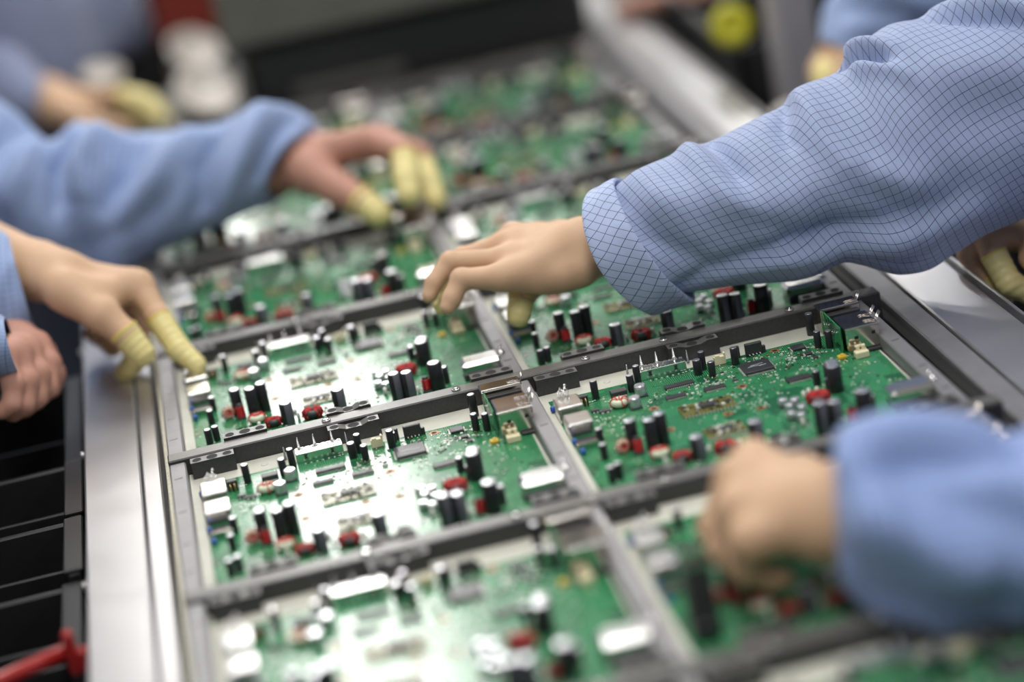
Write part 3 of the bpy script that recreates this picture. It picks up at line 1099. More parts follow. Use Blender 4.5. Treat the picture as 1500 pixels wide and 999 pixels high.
# ------------------------------------------------------------------ sleeves
def catmull(P, n):
    P = np.array(P, float)
    m = len(P)
    out = []
    for t in np.linspace(0, m - 1, n):
        i = min(int(t), m - 2)
        f = t - i
        p0, p1, p2, p3 = P[max(i - 1, 0)], P[i], P[i + 1], P[min(i + 2, m - 1)]
        out.append(0.5 * ((2 * p1) + (-p0 + p2) * f + (2 * p0 - 5 * p1 + 4 * p2 - p3) * f * f + (-p0 + 3 * p1 - 3 * p2 + p3) * f ** 3))
    return np.array(out)


def sec(U, L, d, dr, off=(0, 0), dd=0.0):
    """a sleeve section: its upper and lower outline spots at depth d, its half depth dr; off shifts the near side"""
    t, b = at(U[0], U[1], d), at(L[0], L[1], d + dd)
    px = d / FPX
    B = -ROT[2] * dr + ROT[0] * off[0] * px + ROT[1] * off[1] * px
    return np.concatenate([(t + b) / 2, (t - b) / 2, B])


def sec3(c, A, B):
    return np.concatenate([c, A, B])


def sleeve_mesh(name, secs, m, ns=120, nt=96, folds=(), rough=0.002, seed=0, thick=0.0012, fscale=(14, 5), fk=1.0, pinch=0.0):
    S = catmull(secs, ns)
    folds = [(*f[:4], f[4] * fk, f[5]) if len(f) == 6 else f for f in folds]
    c, A, B = S[:, :3], S[:, 3:6], S[:, 6:9]
    th = np.linspace(0, 2 * PI, nt + 1)
    ct, st = np.cos(th), np.sin(th)
    st = st * (1 - pinch * np.clip(-ct, 0, 1) ** 4)
    V = c[:, None] + A[:, None] * ct[None, :, None] + B[:, None] * st[None, :, None]
    sl = np.concatenate([[0], np.cumsum(np.linalg.norm(np.diff(c, axis=0), axis=1))])
    Rm = float(np.mean(np.linalg.norm(A, axis=1) + np.linalg.norm(B, axis=1)) / 2)
    nrm = A[:, None] / (np.linalg.norm(A, axis=1)[:, None, None] ** 2 + 1e-9) * ct[None, :, None] + B[:, None] / (np.linalg.norm(B, axis=1)[:, None, None] ** 2 + 1e-9) * st[None, :, None]
    nrm /= np.linalg.norm(nrm, axis=-1, keepdims=True)
    D = np.zeros((ns, nt + 1))
    sg = np.linspace(0, 1, ns)[:, None] * sl[-1] + 0 * th[None]
    sg = sl[:, None] + 0 * th[None]
    tg = th[None] * Rm + 0 * sg
    lines = []
    for f in folds:
        if len(f) == 6:
            s0, t0, s1, t1, amp, w = f
            lines.append(([np.array([s0 * sl[-1], t0 * Rm]), np.array([s1 * sl[-1], t1 * Rm])], amp, w))
        else:                                   # (spots of the frame the fold runs behind, amp, width)
            pts = []
            for (x, y) in f[0]:
                best = None
                for i in range(ns):
                    q = ROT @ (c[i] - CAM)
                    a_ = ROT @ A[i]
                    px = np.array([750 + FPX * q[0] / q[2] - x, 499.5 + FPX * q[1] / q[2] - y])
                    ap = np.array([FPX * a_[0] / q[2], FPX * a_[1] / q[2]])
                    k = np.clip(-(px @ ap) / (ap @ ap), -1, 1)
                    e = np.linalg.norm(px + k * ap)
                    if best is None or e < best[0]:
                        best = (e, sl[i], math.acos(k) * Rm)
                pts.append(np.array(best[1:]))
            lines.append((pts, f[1] * fk, f[2]))
    for pts, amp, w in lines:
        ln = [np.linalg.norm(q - p) for p, q in zip(pts[:-1], pts[1:])]
        tot, run = sum(ln) + 1e-9, 0.0
        bd, bt = np.full(sg.shape, 1e9), np.zeros(sg.shape)
        for p0, p1, l_ in zip(pts[:-1], pts[1:], ln):
            ab = p1 - p0
            q = np.clip(((sg - p0[0]) * ab[0] + (tg - p0[1]) * ab[1]) / (ab @ ab + 1e-12), 0, 1)
            d2 = (sg - p0[0] - q * ab[0]) ** 2 + (tg - p0[1] - q * ab[1]) ** 2
            m_ = d2 < bd
            bd, bt = np.where(m_, d2, bd), np.where(m_, (run + q * l_) / tot, bt)
            run += l_
        D += amp * (0.3 + 0.7 * np.clip(4 * bt * (1 - bt), 0, 1) ** .5) * np.exp(-bd / (w * w))
    for i in range(ns):
        for j in range(nt + 1):
            jj = j % nt
            s_, t_ = sl[i], th[jj]
            D[i, j] += rough * noise.noise(Vector((s_ * fscale[0], math.cos(t_) * fscale[1] * Rm * 2 + seed, math.sin(t_) * fscale[1] * Rm * 2)))
            D[i, j] += rough * 0.5 * noise.noise(Vector((s_ * fscale[0] * 2.3 + 7, math.cos(t_) * fscale[1] * 3.4 * Rm + seed, math.sin(t_) * fscale[1] * 3.4 * Rm)))
    V = V + nrm * D[..., None]
    me = bpy.data.meshes.new(name)
    verts = V[:, :nt].reshape(-1, 3)
    inner = (V - nrm * thick)[:, :nt].reshape(-1, 3)
    n = len(verts)
    F, UV = [], []
    for i in range(ns - 1):
        for j in range(nt):
            k = (j + 1) % nt
            F.append((i * nt + j, i * nt + k, (i + 1) * nt + k, (i + 1) * nt + j))
            UV += [(sl[i], th[j] * Rm), (sl[i], th[j + 1] * Rm), (sl[i + 1], th[j + 1] * Rm), (sl[i + 1], th[j] * Rm)]
    nf = len(F)
    for i in range(ns - 1):
        for j in range(nt):
            k = (j + 1) % nt
            F.append((n + i * nt + j, n + (i + 1) * nt + j, n + (i + 1) * nt + k, n + i * nt + k))
            UV += [(sl[i], th[j] * Rm), (sl[i + 1], th[j] * Rm), (sl[i + 1], th[j + 1] * Rm), (sl[i], th[j + 1] * Rm)]
    for i in (0, ns - 1):
        for j in range(nt):
            k = (j + 1) % nt
            F.append((i * nt + j, n + i * nt + j, n + i * nt + k, i * nt + k))
            UV += [(0.001, 0.001)] * 4
    me.from_pydata(np.concatenate([verts, inner]).tolist(), [], F)
    me.materials.append(MAT[m])
    uvl = me.uv_layers.new(name='UVMap')
    uvl.data.foreach_set('uv', np.array(UV, dtype=np.float32).ravel())
    me.polygons.foreach_set('use_smooth', [True] * len(F))
    me.update()
    bm = bmesh.new()
    bm.from_mesh(me)
    bmesh.ops.recalc_face_normals(bm, faces=bm.faces)
    bm.to_mesh(me)
    bm.free()
    return me


def standing_body(person, x, y, face, m_coat, shoulders, coat_low=-0.25, lean=0.0, arms=()):
    """the rest of a standing worker, outside the photo: coat, trousers, shoes, head and hair"""
    f = np.array([math.cos(face), math.sin(face), 0])
    s = np.array([-f[1], f[0], 0])
    up = np.array([0, 0, 1.0])
    o = np.array([x, y, 0.0])
    P = lambda a, b, z: o + f * (a + lean * max(0, z)) + s * b + up * z
    def coat(Q):
        d = None
        for b in (-.09, .09):
            q = seg_dist(Q, P(0, b, coat_low), P(0, b * .9, .12), .125, .105)
            d = q if d is None else smin(d, q, .08)
            d = smin(d, seg_dist(Q, P(0, b, .12), P(.0, b * 1.3, .38), .105, .085), .07)
        d = smin(d, seg_dist(Q, P(0, -.13, .40), P(0, .13, .40), .065, .065), .05)
        for sh in shoulders:
            a = P(0, .15 if ((sh - o) @ s) > 0 else -.15, .40)
            d = smin(d, seg_dist(Q, a, sh, .068, .060), .04)
        d = smin(d, seg_dist(Q, P(0, 0, .42), P(.01, 0, .49), .06, .05), .03)
        return np.maximum(d, coat_low - Q[..., 2])
    lo, hi = bounds([P(0, -.2, coat_low), P(0, .2, .5)] + list(shoulders), .2)
    lo[2] = coat_low - .03
    V, F = surface_nets(coat, lo, hi, .018)
    V = relax(V, F, 2)
    me = np_mesh('coat', V, F, [m_coat])
    uvl = me.uv_layers.new(name='UVMap')
    co = V[F.ravel()]
    uvl.data.foreach_set('uv', np.stack([co @ s, co[:, 2]], 1).astype(np.float32).ravel())
    link('coat', me, person)

    def legs(Q):
        d = None
        for b in (-.085, .085):
            q = smin(seg_dist(Q, P(0, b, -.05), P(.01, b, -.42), .10, .075), seg_dist(Q, P(.01, b, -.42), P(0, b, -.80), .075, .055), .03)
            d = q if d is None else smin(d, q, .02)
        return d
    lo, hi = bounds([P(0, -.1, -.8), P(0, .1, 0)], .15)
    V, F = surface_nets(legs, lo, hi, .018)
    link('trousers', np_mesh('trousers', relax(V, F, 1), F, ['trousers']), person)
    for b in (-.085, .085):
        lo, hi = bounds([P(-.05, b, ZF + .045), P(.13, b, ZF + .045)], .075)
        V, F = surface_nets(lambda Q: np.maximum(smin(seg_dist(Q, P(-.05, b, ZF + .045), P(.13, b, ZF + .03), .045, .038), seg_dist(Q, P(-.02, b, ZF + .05), P(-.01, b, ZF + .10), .045, .05), .02), ZF + .002 - Q[..., 2]), lo, hi, .014)
        link('shoe', np_mesh('shoe', V, F, ['shoe']), person)

    def head(Q):
        c = P(.03, 0, .66)
        d = np.linalg.norm((Q - c) * np.array([1.15, 1.15, 0.92]), axis=-1) - .095
        d = smin(d, np.linalg.norm(Q - P(.07, 0, .585), axis=-1) - .045, .04)
        d = smin(d, seg_dist(Q, P(0, 0, .45), P(.01, 0, .60), .05, .048), .02)
        d = smin(d, seg_dist(Q, P(.118, 0, .665), P(.135, 0, .635), .008, .013), .01)
        for b in (-1, 1):
            d = smin(d, seg_dist(Q, P(.02, b * .083, .675), P(.02, b * .085, .635), .012, .009), .006)
            d = np.maximum(d, -(np.linalg.norm(Q - P(.125, b * .034, .668), axis=-1) - .011))
            d = np.minimum(d, np.linalg.norm(Q - P(.105, b * .034, .668), axis=-1) - .012)
        d = smin(d, seg_dist(Q, P(.112, -.018, .598), P(.112, .018, .598), .006, .006), .006)
        return d
    lo, hi = bounds([P(0, 0, .44), P(0, 0, .78)], .16)
    h_lo, h_hi = lo, hi
    ends = []
    for path in arms:
        g = P(0, .15 if ((path[-1] - o) @ s) > 0 else -.15, .40)
        ends.append(list(path) + [g, P(0, 0, .42)])

    def skin(Q):
        d = head(Q)
        d = smin(d, seg_dist(Q, P(0, 0, .10), P(0, 0, .47), .07, .05), .03)
        for path in ends:
            m_ = len(path) - 1
            for i in range(m_):
                ra, rb = .022 + .010 * i / m_, .022 + .010 * (i + 1) / m_
                d = smin(d, seg_dist(Q, path[i], path[i + 1], ra, rb), .012)
        return d
    lo, hi = bounds([P(0, 0, .10), P(0, 0, .78)] + [q for e in ends for q in e], .13)
    V, F = surface_nets(skin, lo, hi, .0095)
    V2 = relax(V, F, 1)
    lo, hi = h_lo, h_hi

    def hair(Q):
        d = np.linalg.norm((Q - P(.02, 0, .675)) * np.array([1.12, 1.12, 0.95]), axis=-1) - .108
        cut = (Q - P(.055, 0, .70)) @ (f * .8 - up * .6)
        return np.maximum(d, cut)
    Vh, Fh = surface_nets(hair, lo, hi + .02, .010)
    link('hair', np_mesh('hair', relax(Vh, Fh, 1), Fh, ['hair']), person)
    return V2, F


def unite(parts):
    """one continuous skin out of overlapping closed surfaces"""
    obs = []
    for V, F in parts:
        me = bpy.data.meshes.new('skin_piece')
        me.from_pydata(V.tolist(), [], F.tolist())
        obs.append(link('skin_piece', me))
    base = obs[0]
    for o in obs[1:]:
        md = base.modifiers.new('unite', 'BOOLEAN')
        md.operation = 'UNION'
        md.solver = 'EXACT'
        md.object = o
    dg = bpy.context.evaluated_depsgraph_get()
    me = bpy.data.meshes.new_from_object(base.evaluated_get(dg))
    for o in obs:
        d = o.data
        bpy.data.objects.remove(o)
        bpy.data.meshes.remove(d)
    me.name = 'body'
    me.polygons.foreach_set('use_smooth', [True] * len(me.polygons))
    return me


def make_person(label, hands, body=None, skin='skin', loc=(0, 0, ZF), arms=(), shade_zone=None):
    p = thing('person', label, 'person', loc)
    parts = list(hands) + [standing_body(p, *body, arms=arms)]
    me = unite(parts)
    me.materials.clear()
    me.materials.append(MAT[skin])
    if shade_zone is not None:
        me.materials.append(MAT['skin_red'])  # hand in shade under the other arm: darkness painted as redder skin
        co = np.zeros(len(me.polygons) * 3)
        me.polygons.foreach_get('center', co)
        me.polygons.foreach_set('material_index', (np.linalg.norm(co.reshape(-1, 3) - shade_zone, axis=1) < .072).astype(int))
    link('body', me, p)
    return p


def settle(p):
    """children were built in room coordinates; keep them there under the moved root"""
    for o in p.children:
        o.location = -Vector(p.location)


def add_cot(p, J, r, i0, t0, **k):
    V, F, mi = cot_mesh(J, r, i0, t0, **k)
    link('finger_cot', np_mesh('finger_cot', V, F, ['latex', 'latex_rim'], mi), p)


A_ = np.array
# --- worker on the right whose checked sleeve and bare hand fill the picture
F1 = {'index': (hj(0, [(752, 346, 2.095), (694, 377, 2.105), (672, 415, 2.10), (664, 440, 2.095)]), [.0112, .0088, .0080, .0068]),
      'middle': (hj(0, [(742, 358, 2.070), (678, 377, 2.075), (654, 424, 2.070), (647, 448, 2.065)]), [.0112, .0090, .0080, .0068]),
      'ring': (hj(0, [(738, 381, 2.045), (660, 384, 2.050), (636, 414, 2.045), (629, 434, 2.042)]), [.0110, .0092, .0080, .0066]),
      'pinky': (hj(0, [(736, 406, 2.022), (676, 409, 2.028), (662, 437, 2.024), (656, 450, 2.022)]), [.0112, .0092, .0082, .0068])}
T1 = (hj(0, [(815, 398, 2.045), (782, 412, 2.055), (764, 436, 2.052), (760, 462, 2.048)]), [.0150, .0128, .0106, .0094])
wrist1 = at(862, 361, 2.035)
H1 = dict(wrist=wrist1, elbow=at(1040, 330, 2.03), across=at(850, 322, 2.055) - at(884, 399, 2.02), wr=.0165, woff=.0085, fingers=F1, thumb=T1,
          extra=[(at(765, 406, 2.028), .0130, .010), (at(795, 408, 2.028), .0138, .010), (at(825, 404, 2.026), .0145, .010), (at(852, 394, 2.024), .0155, .010), (at(795, 346, 2.085), .0120, .012), (at(825, 343, 2.070), .0130, .012)])
# her other hand resting by the plate, under the elbow
r2 = {'index': (hj(0, [(1452, 352, 2.04), (1455, 372, 2.035), (1478, 415, 2.03), (1515, 432, 2.035)]), [.0105, .0105, .0098, .0085]),
      'middle': (hj(0, [(1432, 352, 2.055), (1418, 372, 2.055), (1440, 412, 2.05), (1470, 440, 2.05)]), [.0105, .0090, .0080, .0070]),
      'ring': (hj(0, [(1445, 345, 2.08), (1432, 370, 2.085), (1450, 405, 2.085), (1475, 425, 2.085)]), [.0105, .0090, .0080, .0070]),
      'pinky': (hj(0, [(1460, 340, 2.10), (1452, 360, 2.105), (1465, 390, 2.105), (1485, 405, 2.105)]), [.0100, .0085, .0075, .0065])}
H1b = dict(wrist=at(1540, 330, 2.09), elbow=at(1680, 270, 2.16), across=A_([0, .3, .8]), wr=.017, woff=.009, fingers=r2, thumb=(hj(0, [(1520, 350, 2.05), (1515, 375, 2.03), (1530, 400, 2.02), (1545, 420, 2.02)]), [.014, .012, .010, .009]))
sh1a, sh1b = A_([0.98, 0.42, 0.34]), A_([1.02, 0.66, 0.34])
p1 = make_person('person in pale blue checked coat with turned-up cuff, reaching over the boards', [hand_mesh(H1), hand_mesh(H1b, .002)], (1.10, 0.52, PI, 'check_cloth', [sh1a, sh1b]),
                 arms=[[at(1040, 330, 2.03), at(1250, 240, 2.0), at(1440, 130, 2.0), A_([.895, .42, .215]), sh1a], [at(1660, 280, 2.15), A_([.95, .62, .2]), sh1b]])
add_cot(p1, *T1, 2, 0.0)
add_cot(p1, *F1['index'], 1, 0.2)
add_cot(p1, *F1['middle'], 1, 0.55)
add_cot(p1, *r2['index'], 1, 0.0, fat=.0016)
add_cot(p1, *r2['middle'], 2, 0.0)
D1 = 2.005
S1 = [sec((900, 276), (1003, 430), D1, .046, (-30, 3)), sec((940, 247), (1040, 424), D1, .052, (-18, 2)), sec((985, 228), (1085, 417), D1, .057, (-8, 0)),
      sec((1014, 212), (1128, 414), D1, .060), sec((1036, 208), (1165, 411), D1, .062), sec((1072, 190), (1200, 401), D1, .063), sec((1112, 170), (1235, 385), D1, .064),
      sec((1145, 154), (1265, 389), D1, .066), sec((1158, 137), (1292, 397), D1, .068), sec((1182, 124), (1322, 403), D1, .070), sec((1226, 105), (1360, 396), D1, .071),
      sec((1240, 80), (1397, 372), D1, .072), sec((1266, 60), (1440, 346), D1, .073), sec((1303, 36), (1482, 328), D1, .074), sec((1347, 27), (1532, 305), D1, .075),
      sec((1392, 12), (1580, 290), D1, .075), sec((1440, -20), (1640, 262), D1, .075)]
S1 += [sec3(A_([.895, .42, .215]), A_([-.045, 0, .065]), A_([-.01, -.07, .0])), sec3(A_([.95, .42, .29]), A_([-.055, 0, .05]), A_([0, -.07, 0])), sec3(sh1a, A_([-.055, 0, .045]), A_([0, -.066, 0]))]
K = 0.66     # visible share of the sleeve's length


FO1 = [([(992, 424), (1070, 388), (1140, 362), (1215, 333), (1300, 326), (1400, 292)], -.0085, .0105), ([(1035, 408), (1130, 386), (1240, 366), (1330, 342), (1430, 312)], .0060, .014),
       ([(1200, 398), (1250, 380), (1350, 376)], -.0050, .008), ([(960, 300), (1060, 305), (1150, 300), (1250, 268)], .0060, .022), ([(905, 300), (970, 350), (1050, 393)], -.0050, .011),
       ([(908, 330), (962, 388), (1000, 420)], .0045, .009), ([(1032, 209), (1058, 240), (1078, 275)], -.0065, .009), ([(1003, 215), (1036, 268), (1080, 320)], .0050, .011), ([(935, 255), (985, 300), (1030, 360)], .0040, .012),
       ([(1146, 156), (1138, 196), (1152, 228)], -.0075, .009), ([(1166, 136), (1186, 210), (1232, 262)], .0060, .016), ([(1228, 101), (1260, 90), (1288, 99)], -.0150, .0068), ([(1234, 80), (1270, 74), (1302, 90)], .0080, .009),
       ([(1238, 113), (1290, 113), (1320, 130)], .0060, .009), ([(1255, 258), (1330, 283), (1400, 300)], .0055, .013), ([(1230, 290), (1320, 305), (1400, 275)], -.0040, .012), ([(1350, 200), (1420, 180), (1490, 162)], -.0045, .020),
       ([(1345, 31), (1430, 40), (1505, 56)], -.0080, .007), ([(1362, 12), (1430, 18), (1505, 30)], .0080, .009), ([(1340, 120), (1420, 110), (1500, 110)], .0050, .020), ([(1090, 330), (1180, 345), (1220, 340)], -.0030, .010)]
link('coat_sleeve', sleeve_mesh('coat_sleeve', S1, 'check_cloth', 190, 150, FO1, .0012, 3, fk=1.35), p1)
C1 = [sec((897, 277), (1001, 431), D1, .044, (-27, 3)), sec((906, 263), (1016, 440), D1, .0525, (-30, 4)), sec((902, 261), (1013, 447), D1, .0550, (-34, 4)), sec((892, 266), (998, 452), D1, .0530, (-40, 4)), sec((885, 271), (975, 459), D1, .0520, (-46, 4)),
      sec((878, 275), (957, 464), D1, .0500, (-53, 3)), sec((879, 281), (953, 458), D1, .0465, (-52, 3)), sec((890, 288), (964, 446), D1, .043, (-40, 3))]
link('turned_cuff', sleeve_mesh('turned_cuff', C1, 'check_cuff', 44, 120, [(.3, 1.2, .7, 1.9, .0022, .010), (.3, 2.2, .8, 2.7, .0025, .008), (.2, .4, .6, .9, .002, .009)], .0030, 9, pinch=.5), p1)
S1b = [sec3(at(1522, 336, 2.085), A_([0, .0, .040]), A_([0, -.04, 0])), sec3(at(1600, 300, 2.12), A_([-.01, 0, .055]), A_([0, -.055, 0])), sec3(A_([.95, .62, .20]), A_([-.04, 0, .05]), A_([0, -.06, 0])), sec3(sh1b, A_([-.055, 0, .045]), A_([0, -.066, 0]))]
link('coat_sleeve', sleeve_mesh('coat_sleeve', S1b, 'check_cloth', 60, 48, (), .003, 5), p1)
p1.location = (1.10, 0.52, ZF)
settle(p1)

# --- worker nearest the lens on the right: blurred fist and deep blue sleeve
d2 = 1.50
F2 = {'index': (hj(0, [(1102, 672, 1.57), (1062, 735, 1.575), (1085, 800, 1.57), (1105, 830, 1.565)]), [.0125, .0105, .0095, .0085]),
      'middle': (hj(0, [(1078, 700, 1.545), (1048, 772, 1.55), (1082, 822, 1.55), (1110, 842, 1.55)]), [.0130, .0110, .0095, .0085]),
      'ring': (hj(0, [(1080, 745, 1.52), (1060, 805, 1.53), (1098, 840, 1.535), (1125, 846, 1.535)]), [.0130, .0110, .0095, .0085]),
      'pinky': (hj(0, [(1100, 790, 1.50), (1092, 832, 1.515), (1125, 846, 1.52), (1145, 846, 1.52)]), [.0125, .0105, .0090, .0080])}
H2 = dict(wrist=at(1215, 752, 1.50), elbow=at(1420, 770, 1.47), across=at(1205, 690, 1.52) - at(1220, 810, 1.485), wr=.020, woff=.012, fingers=F2,
          thumb=(hj(0, [(1175, 705, 1.56), (1125, 735, 1.60), (1100, 800, 1.61), (1100, 835, 1.605)]), [.016, .013, .010, .009]))
sh2 = A_([.93, -.16, .34])
p2 = make_person('person in deeper blue coat, blurred closed fist at lower right, nearest the lens', [hand_mesh(H2, .002)], (1.05, -.06, PI, 'deep_blue_cloth', [sh2]), arms=[[at(1400, 768, 1.472), A_([.70, -.15, .085]), A_([.82, -.16, .19]), sh2]])
S2 = [sec((1222, 640), (1232, 850), 1.475, .036, (-14, 0)), sec((1240, 622), (1262, 885), 1.47, .046, (-14, 0)), sec((1285, 606), (1310, 915), 1.465, .056), sec((1350, 600), (1375, 930), 1.46, .062), sec((1430, 612), (1450, 925), 1.455, .066), sec((1510, 625), (1530, 910), 1.455, .068),
      sec3(A_([.70, -.15, .085]), A_([-.015, 0, .066]), A_([0, -.066, 0])), sec3(A_([.82, -.16, .19]), A_([-.045, 0, .055]), A_([0, -.066, 0])), sec3(sh2, A_([-.05, 0, .045]), A_([0, -.066, 0]))]
FO2 = [([(1262, 690), (1320, 655), (1400, 645), (1480, 650)], -.016, .018), ([(1240, 660), (1260, 720), (1270, 800)], .010, .014), ([(1250, 740), (1330, 780), (1420, 845)], .014, .018), ([(1230, 700), (1228, 760), (1240, 820)], -.006, .009),
       ([(1300, 720), (1400, 730), (1500, 760)], -.009, .02), ([(1260, 850), (1350, 880), (1480, 880)], -.008, .018)]
link('coat_sleeve', sleeve_mesh('coat_sleeve', S2, 'deep_blue_cloth', 110, 90, FO2, .004, 2, fk=1.3), p2)
p2.location = (1.05, -.06, ZF)
settle(p2)

# --- worker on the left: hand with yellow finger cots at the corner of a board
F3 = {'index': (hj(0, [(203, 418, 2.165), (231, 464, 2.150), (262, 512, 2.138), (288, 534, 2.132)]), [.0135, .0110, .0098, .0078]),
      'middle': (hj(0, [(190, 424, 2.205), (205, 478, 2.205), (198, 528, 2.195), (183, 546, 2.19)]), [.0130, .0105, .0098, .0088]),
      'ring': (hj(0, [(165, 428, 2.235), (178, 478, 2.24), (165, 508, 2.23), (152, 500, 2.22)]), [.0125, .0100, .0090, .0080]),
      'pinky': (hj(0, [(140, 430, 2.26), (150, 472, 2.265), (142, 494, 2.255), (132, 488, 2.245)]), [.0115, .0090, .0080, .0072])}
T3 = (hj(0, [(95, 425, 2.14), (150, 462, 2.125), (186, 492, 2.120), (208, 518, 2.120)]), [.0175, .0160, .0125, .0105])
H3 = dict(wrist=at(52, 396, 2.17), elbow=at(-110, 330, 2.24), across=at(55, 352, 2.20) - at(40, 440, 2.14), wr=.019, woff=.010, fingers=F3, thumb=T3,
          extra=[(at(160, 432, 2.150), .0165, .012), (at(125, 436, 2.145), .0190, .012), (at(95, 400, 2.165), .0190, .014)])
F3b = {'index': (hj(0, [(53, 507, 2.11), (71, 532, 2.1), (69, 567, 2.09), (53, 587, 2.09)]), [.0125, .0110, .0098, .0085]),
       'middle': (hj(0, [(38, 512, 2.085), (55, 547, 2.075), (53, 582, 2.07), (35, 599, 2.07)]), [.0125, .0110, .0098, .0085]),
       'ring': (hj(0, [(23, 517, 2.065), (38, 557, 2.055), (35, 592, 2.05), (19, 605, 2.05)]), [.0125, .0105, .0095, .0085]),
       'pinky': (hj(0, [(5, 522, 2.05), (19, 562, 2.04), (17, 592, 2.035), (3, 603, 2.035)]), [.0115, .0095, .0085, .0075])}
H3b = dict(wrist=at(-11, 503, 2.16), elbow=at(-171, 453, 2.2), across=A_([.2, .9, .2]), wr=.018, woff=.010, fingers=F3b, thumb=(hj(0, [(28, 497, 2.13), (63, 517, 2.135), (78, 547, 2.13), (75, 569, 2.125)]), [.014, .012, .0105, .009]))
sh3a, sh3b = A_([-.42, .76, .36]), A_([-.42, .50, .36])
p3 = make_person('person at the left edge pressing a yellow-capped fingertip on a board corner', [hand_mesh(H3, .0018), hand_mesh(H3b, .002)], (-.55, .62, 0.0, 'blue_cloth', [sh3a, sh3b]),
                 arms=[[at(-100, 334, 2.236), A_([-.30, .77, .22]), sh3a], [at(-140, 433, 2.10), A_([-.28, .52, .19]), sh3b]], shade_zone=at(36, 552, 2.08))
add_cot(p3, *F3['index'], 1, 0.05)
add_cot(p3, *F3['middle'], 1, 0.5)
add_cot(p3, *T3, 2, -0.25)
S3 = [sec((12, 343), (50, 480), 2.17, .038, (12, 6)), sec((0, 334), (42, 498), 2.172, .044, (12, 6)), sec((-30, 322), (8, 520), 2.175, .052, (10, 5)), sec((-90, 290), (-60, 520), 2.19, .058),
      sec3(A_([-.30, .77, .22]), A_([.03, 0, .06]), A_([0, -.06, 0])), sec3(sh3a, A_([.05, 0, .045]), A_([0, -.062, 0]))]
link('coat_sleeve', sleeve_mesh('coat_sleeve', S3, 'blue_cloth', 90, 80, [(.0, 1.0, .1, 2.2, .004, .008), (.05, .8, .16, 2.0, -.004, .008), (.1, .8, .2, 2.2, .005, .01)], .004, 4), p3)
S3b = [sec((6, 462), (26, 540), 2.045, .036, (8, 0)), sec((-20, 445), (4, 552), 2.05, .044), sec((-80, 410), (-60, 560), 2.07, .052), sec3(A_([-.28, .52, .19]), A_([.03, 0, .06]), A_([0, -.06, 0])), sec3(sh3b, A_([.05, 0, .045]), A_([0, -.062, 0]))]
link('coat_sleeve', sleeve_mesh('coat_sleeve', S3b, 'blue_cloth', 60, 60, (), .004, 6), p3)
p3.location = (-.55, .62, ZF)
settle(p3)

# --- second worker on the left: blurred reddish hand with two gloved fingertips further along
F4 = {'index': (hj(0, [(545, 206, 2.46), (592, 222, 2.43), (596, 262, 2.41), (600, 285, 2.40)]), [0.0152, 0.0134, 0.0128, 0.0110]),
      'middle': (hj(0, [(560, 206, 2.50), (612, 226, 2.48), (628, 266, 2.46), (638, 292, 2.45)]), [0.0152, 0.0132, 0.0122, 0.0107]),
      'ring': (hj(0, [(556, 210, 2.53), (606, 228, 2.52), (616, 258, 2.51), (612, 275, 2.50)]), [0.0146, 0.0122, 0.0110, 0.0098]),
      'pinky': (hj(0, [(545, 214, 2.56), (586, 232, 2.555), (594, 256, 2.55), (588, 270, 2.54)]), [0.0134, 0.0110, 0.0098, 0.0088])}
T4 = (hj(0, [(450, 250, 2.47), (495, 276, 2.45), (532, 296, 2.43), (556, 314, 2.42)]), [0.0214, 0.0183, 0.0152, 0.0122])
H4 = dict(wrist=at(430, 234, 2.50), elbow=at(250, 270, 2.53), across=at(428, 208, 2.52) - at(426, 262, 2.48), wr=.0230, woff=.012, fingers=F4, thumb=T4)
sh4 = A_([-.36, 1.05, .37])
p4 = make_person('person in pale blue on the left, blurred reddish hand reaching across the boards', [hand_mesh(H4, .0022)], (-.50, .98, 0.0, 'blue_cloth', [sh4]), skin='skin_red', arms=[[at(260, 268, 2.53), at(60, 300, 2.52), A_([-.26, 1.06, .27]), sh4]])
add_cot(p4, *F4['index'], 1, 0.15, h=.0018)
add_cot(p4, *F4['middle'], 1, 0.35, h=.0018)
add_cot(p4, *T4, 2, -0.2, h=.0018)
S4 = [sec((462, 192), (402, 290), 2.49, .040, (-22, 0)), sec((455, 170), (384, 304), 2.49, .048, (-16, 0)), sec((412, 150), (345, 318), 2.49, .056), sec((350, 166), (300, 338), 2.495, .058), sec((305, 190), (262, 356), 2.50, .060), sec((230, 196), (215, 380), 2.51, .064),
      sec((160, 196), (165, 400), 2.51, .068), sec((112, 178), (112, 405), 2.515, .070), sec((72, 208), (60, 405), 2.52, .070), sec((20, 160), (0, 400), 2.525, .072), sec((-60, 110), (-80, 380), 2.53, .074),
      sec3(A_([-.26, 1.06, .27]), A_([.04, 0, .06]), A_([0, -.068, 0])), sec3(sh4, A_([.05, 0, .045]), A_([0, -.064, 0]))]
FO4 = [([(330, 196), (310, 240), (300, 320)], -.016, .016), ([(440, 165), (410, 210), (385, 270)], -.012, .013), ([(380, 160), (365, 220), (345, 300)], .012, .016), ([(290, 200), (240, 260), (190, 340)], .014, .018), ([(215, 205), (200, 250), (165, 330)], -.018, .016),
       ([(165, 200), (130, 240), (135, 300)], .016, .015), ([(120, 190), (100, 240), (105, 320)], -.020, .014), ([(70, 215), (50, 260), (20, 310)], .014, .016), ([(60, 180), (20, 215), (0, 260)], -.014, .016), ([(250, 300), (180, 350), (120, 380)], -.010, .016)]
link('coat_sleeve', sleeve_mesh('coat_sleeve', S4, 'blue_cloth', 120, 80, FO4, .005, 8, fk=1.4), p4)
p4.location = (-.50, .98, ZF)
settle(p4)

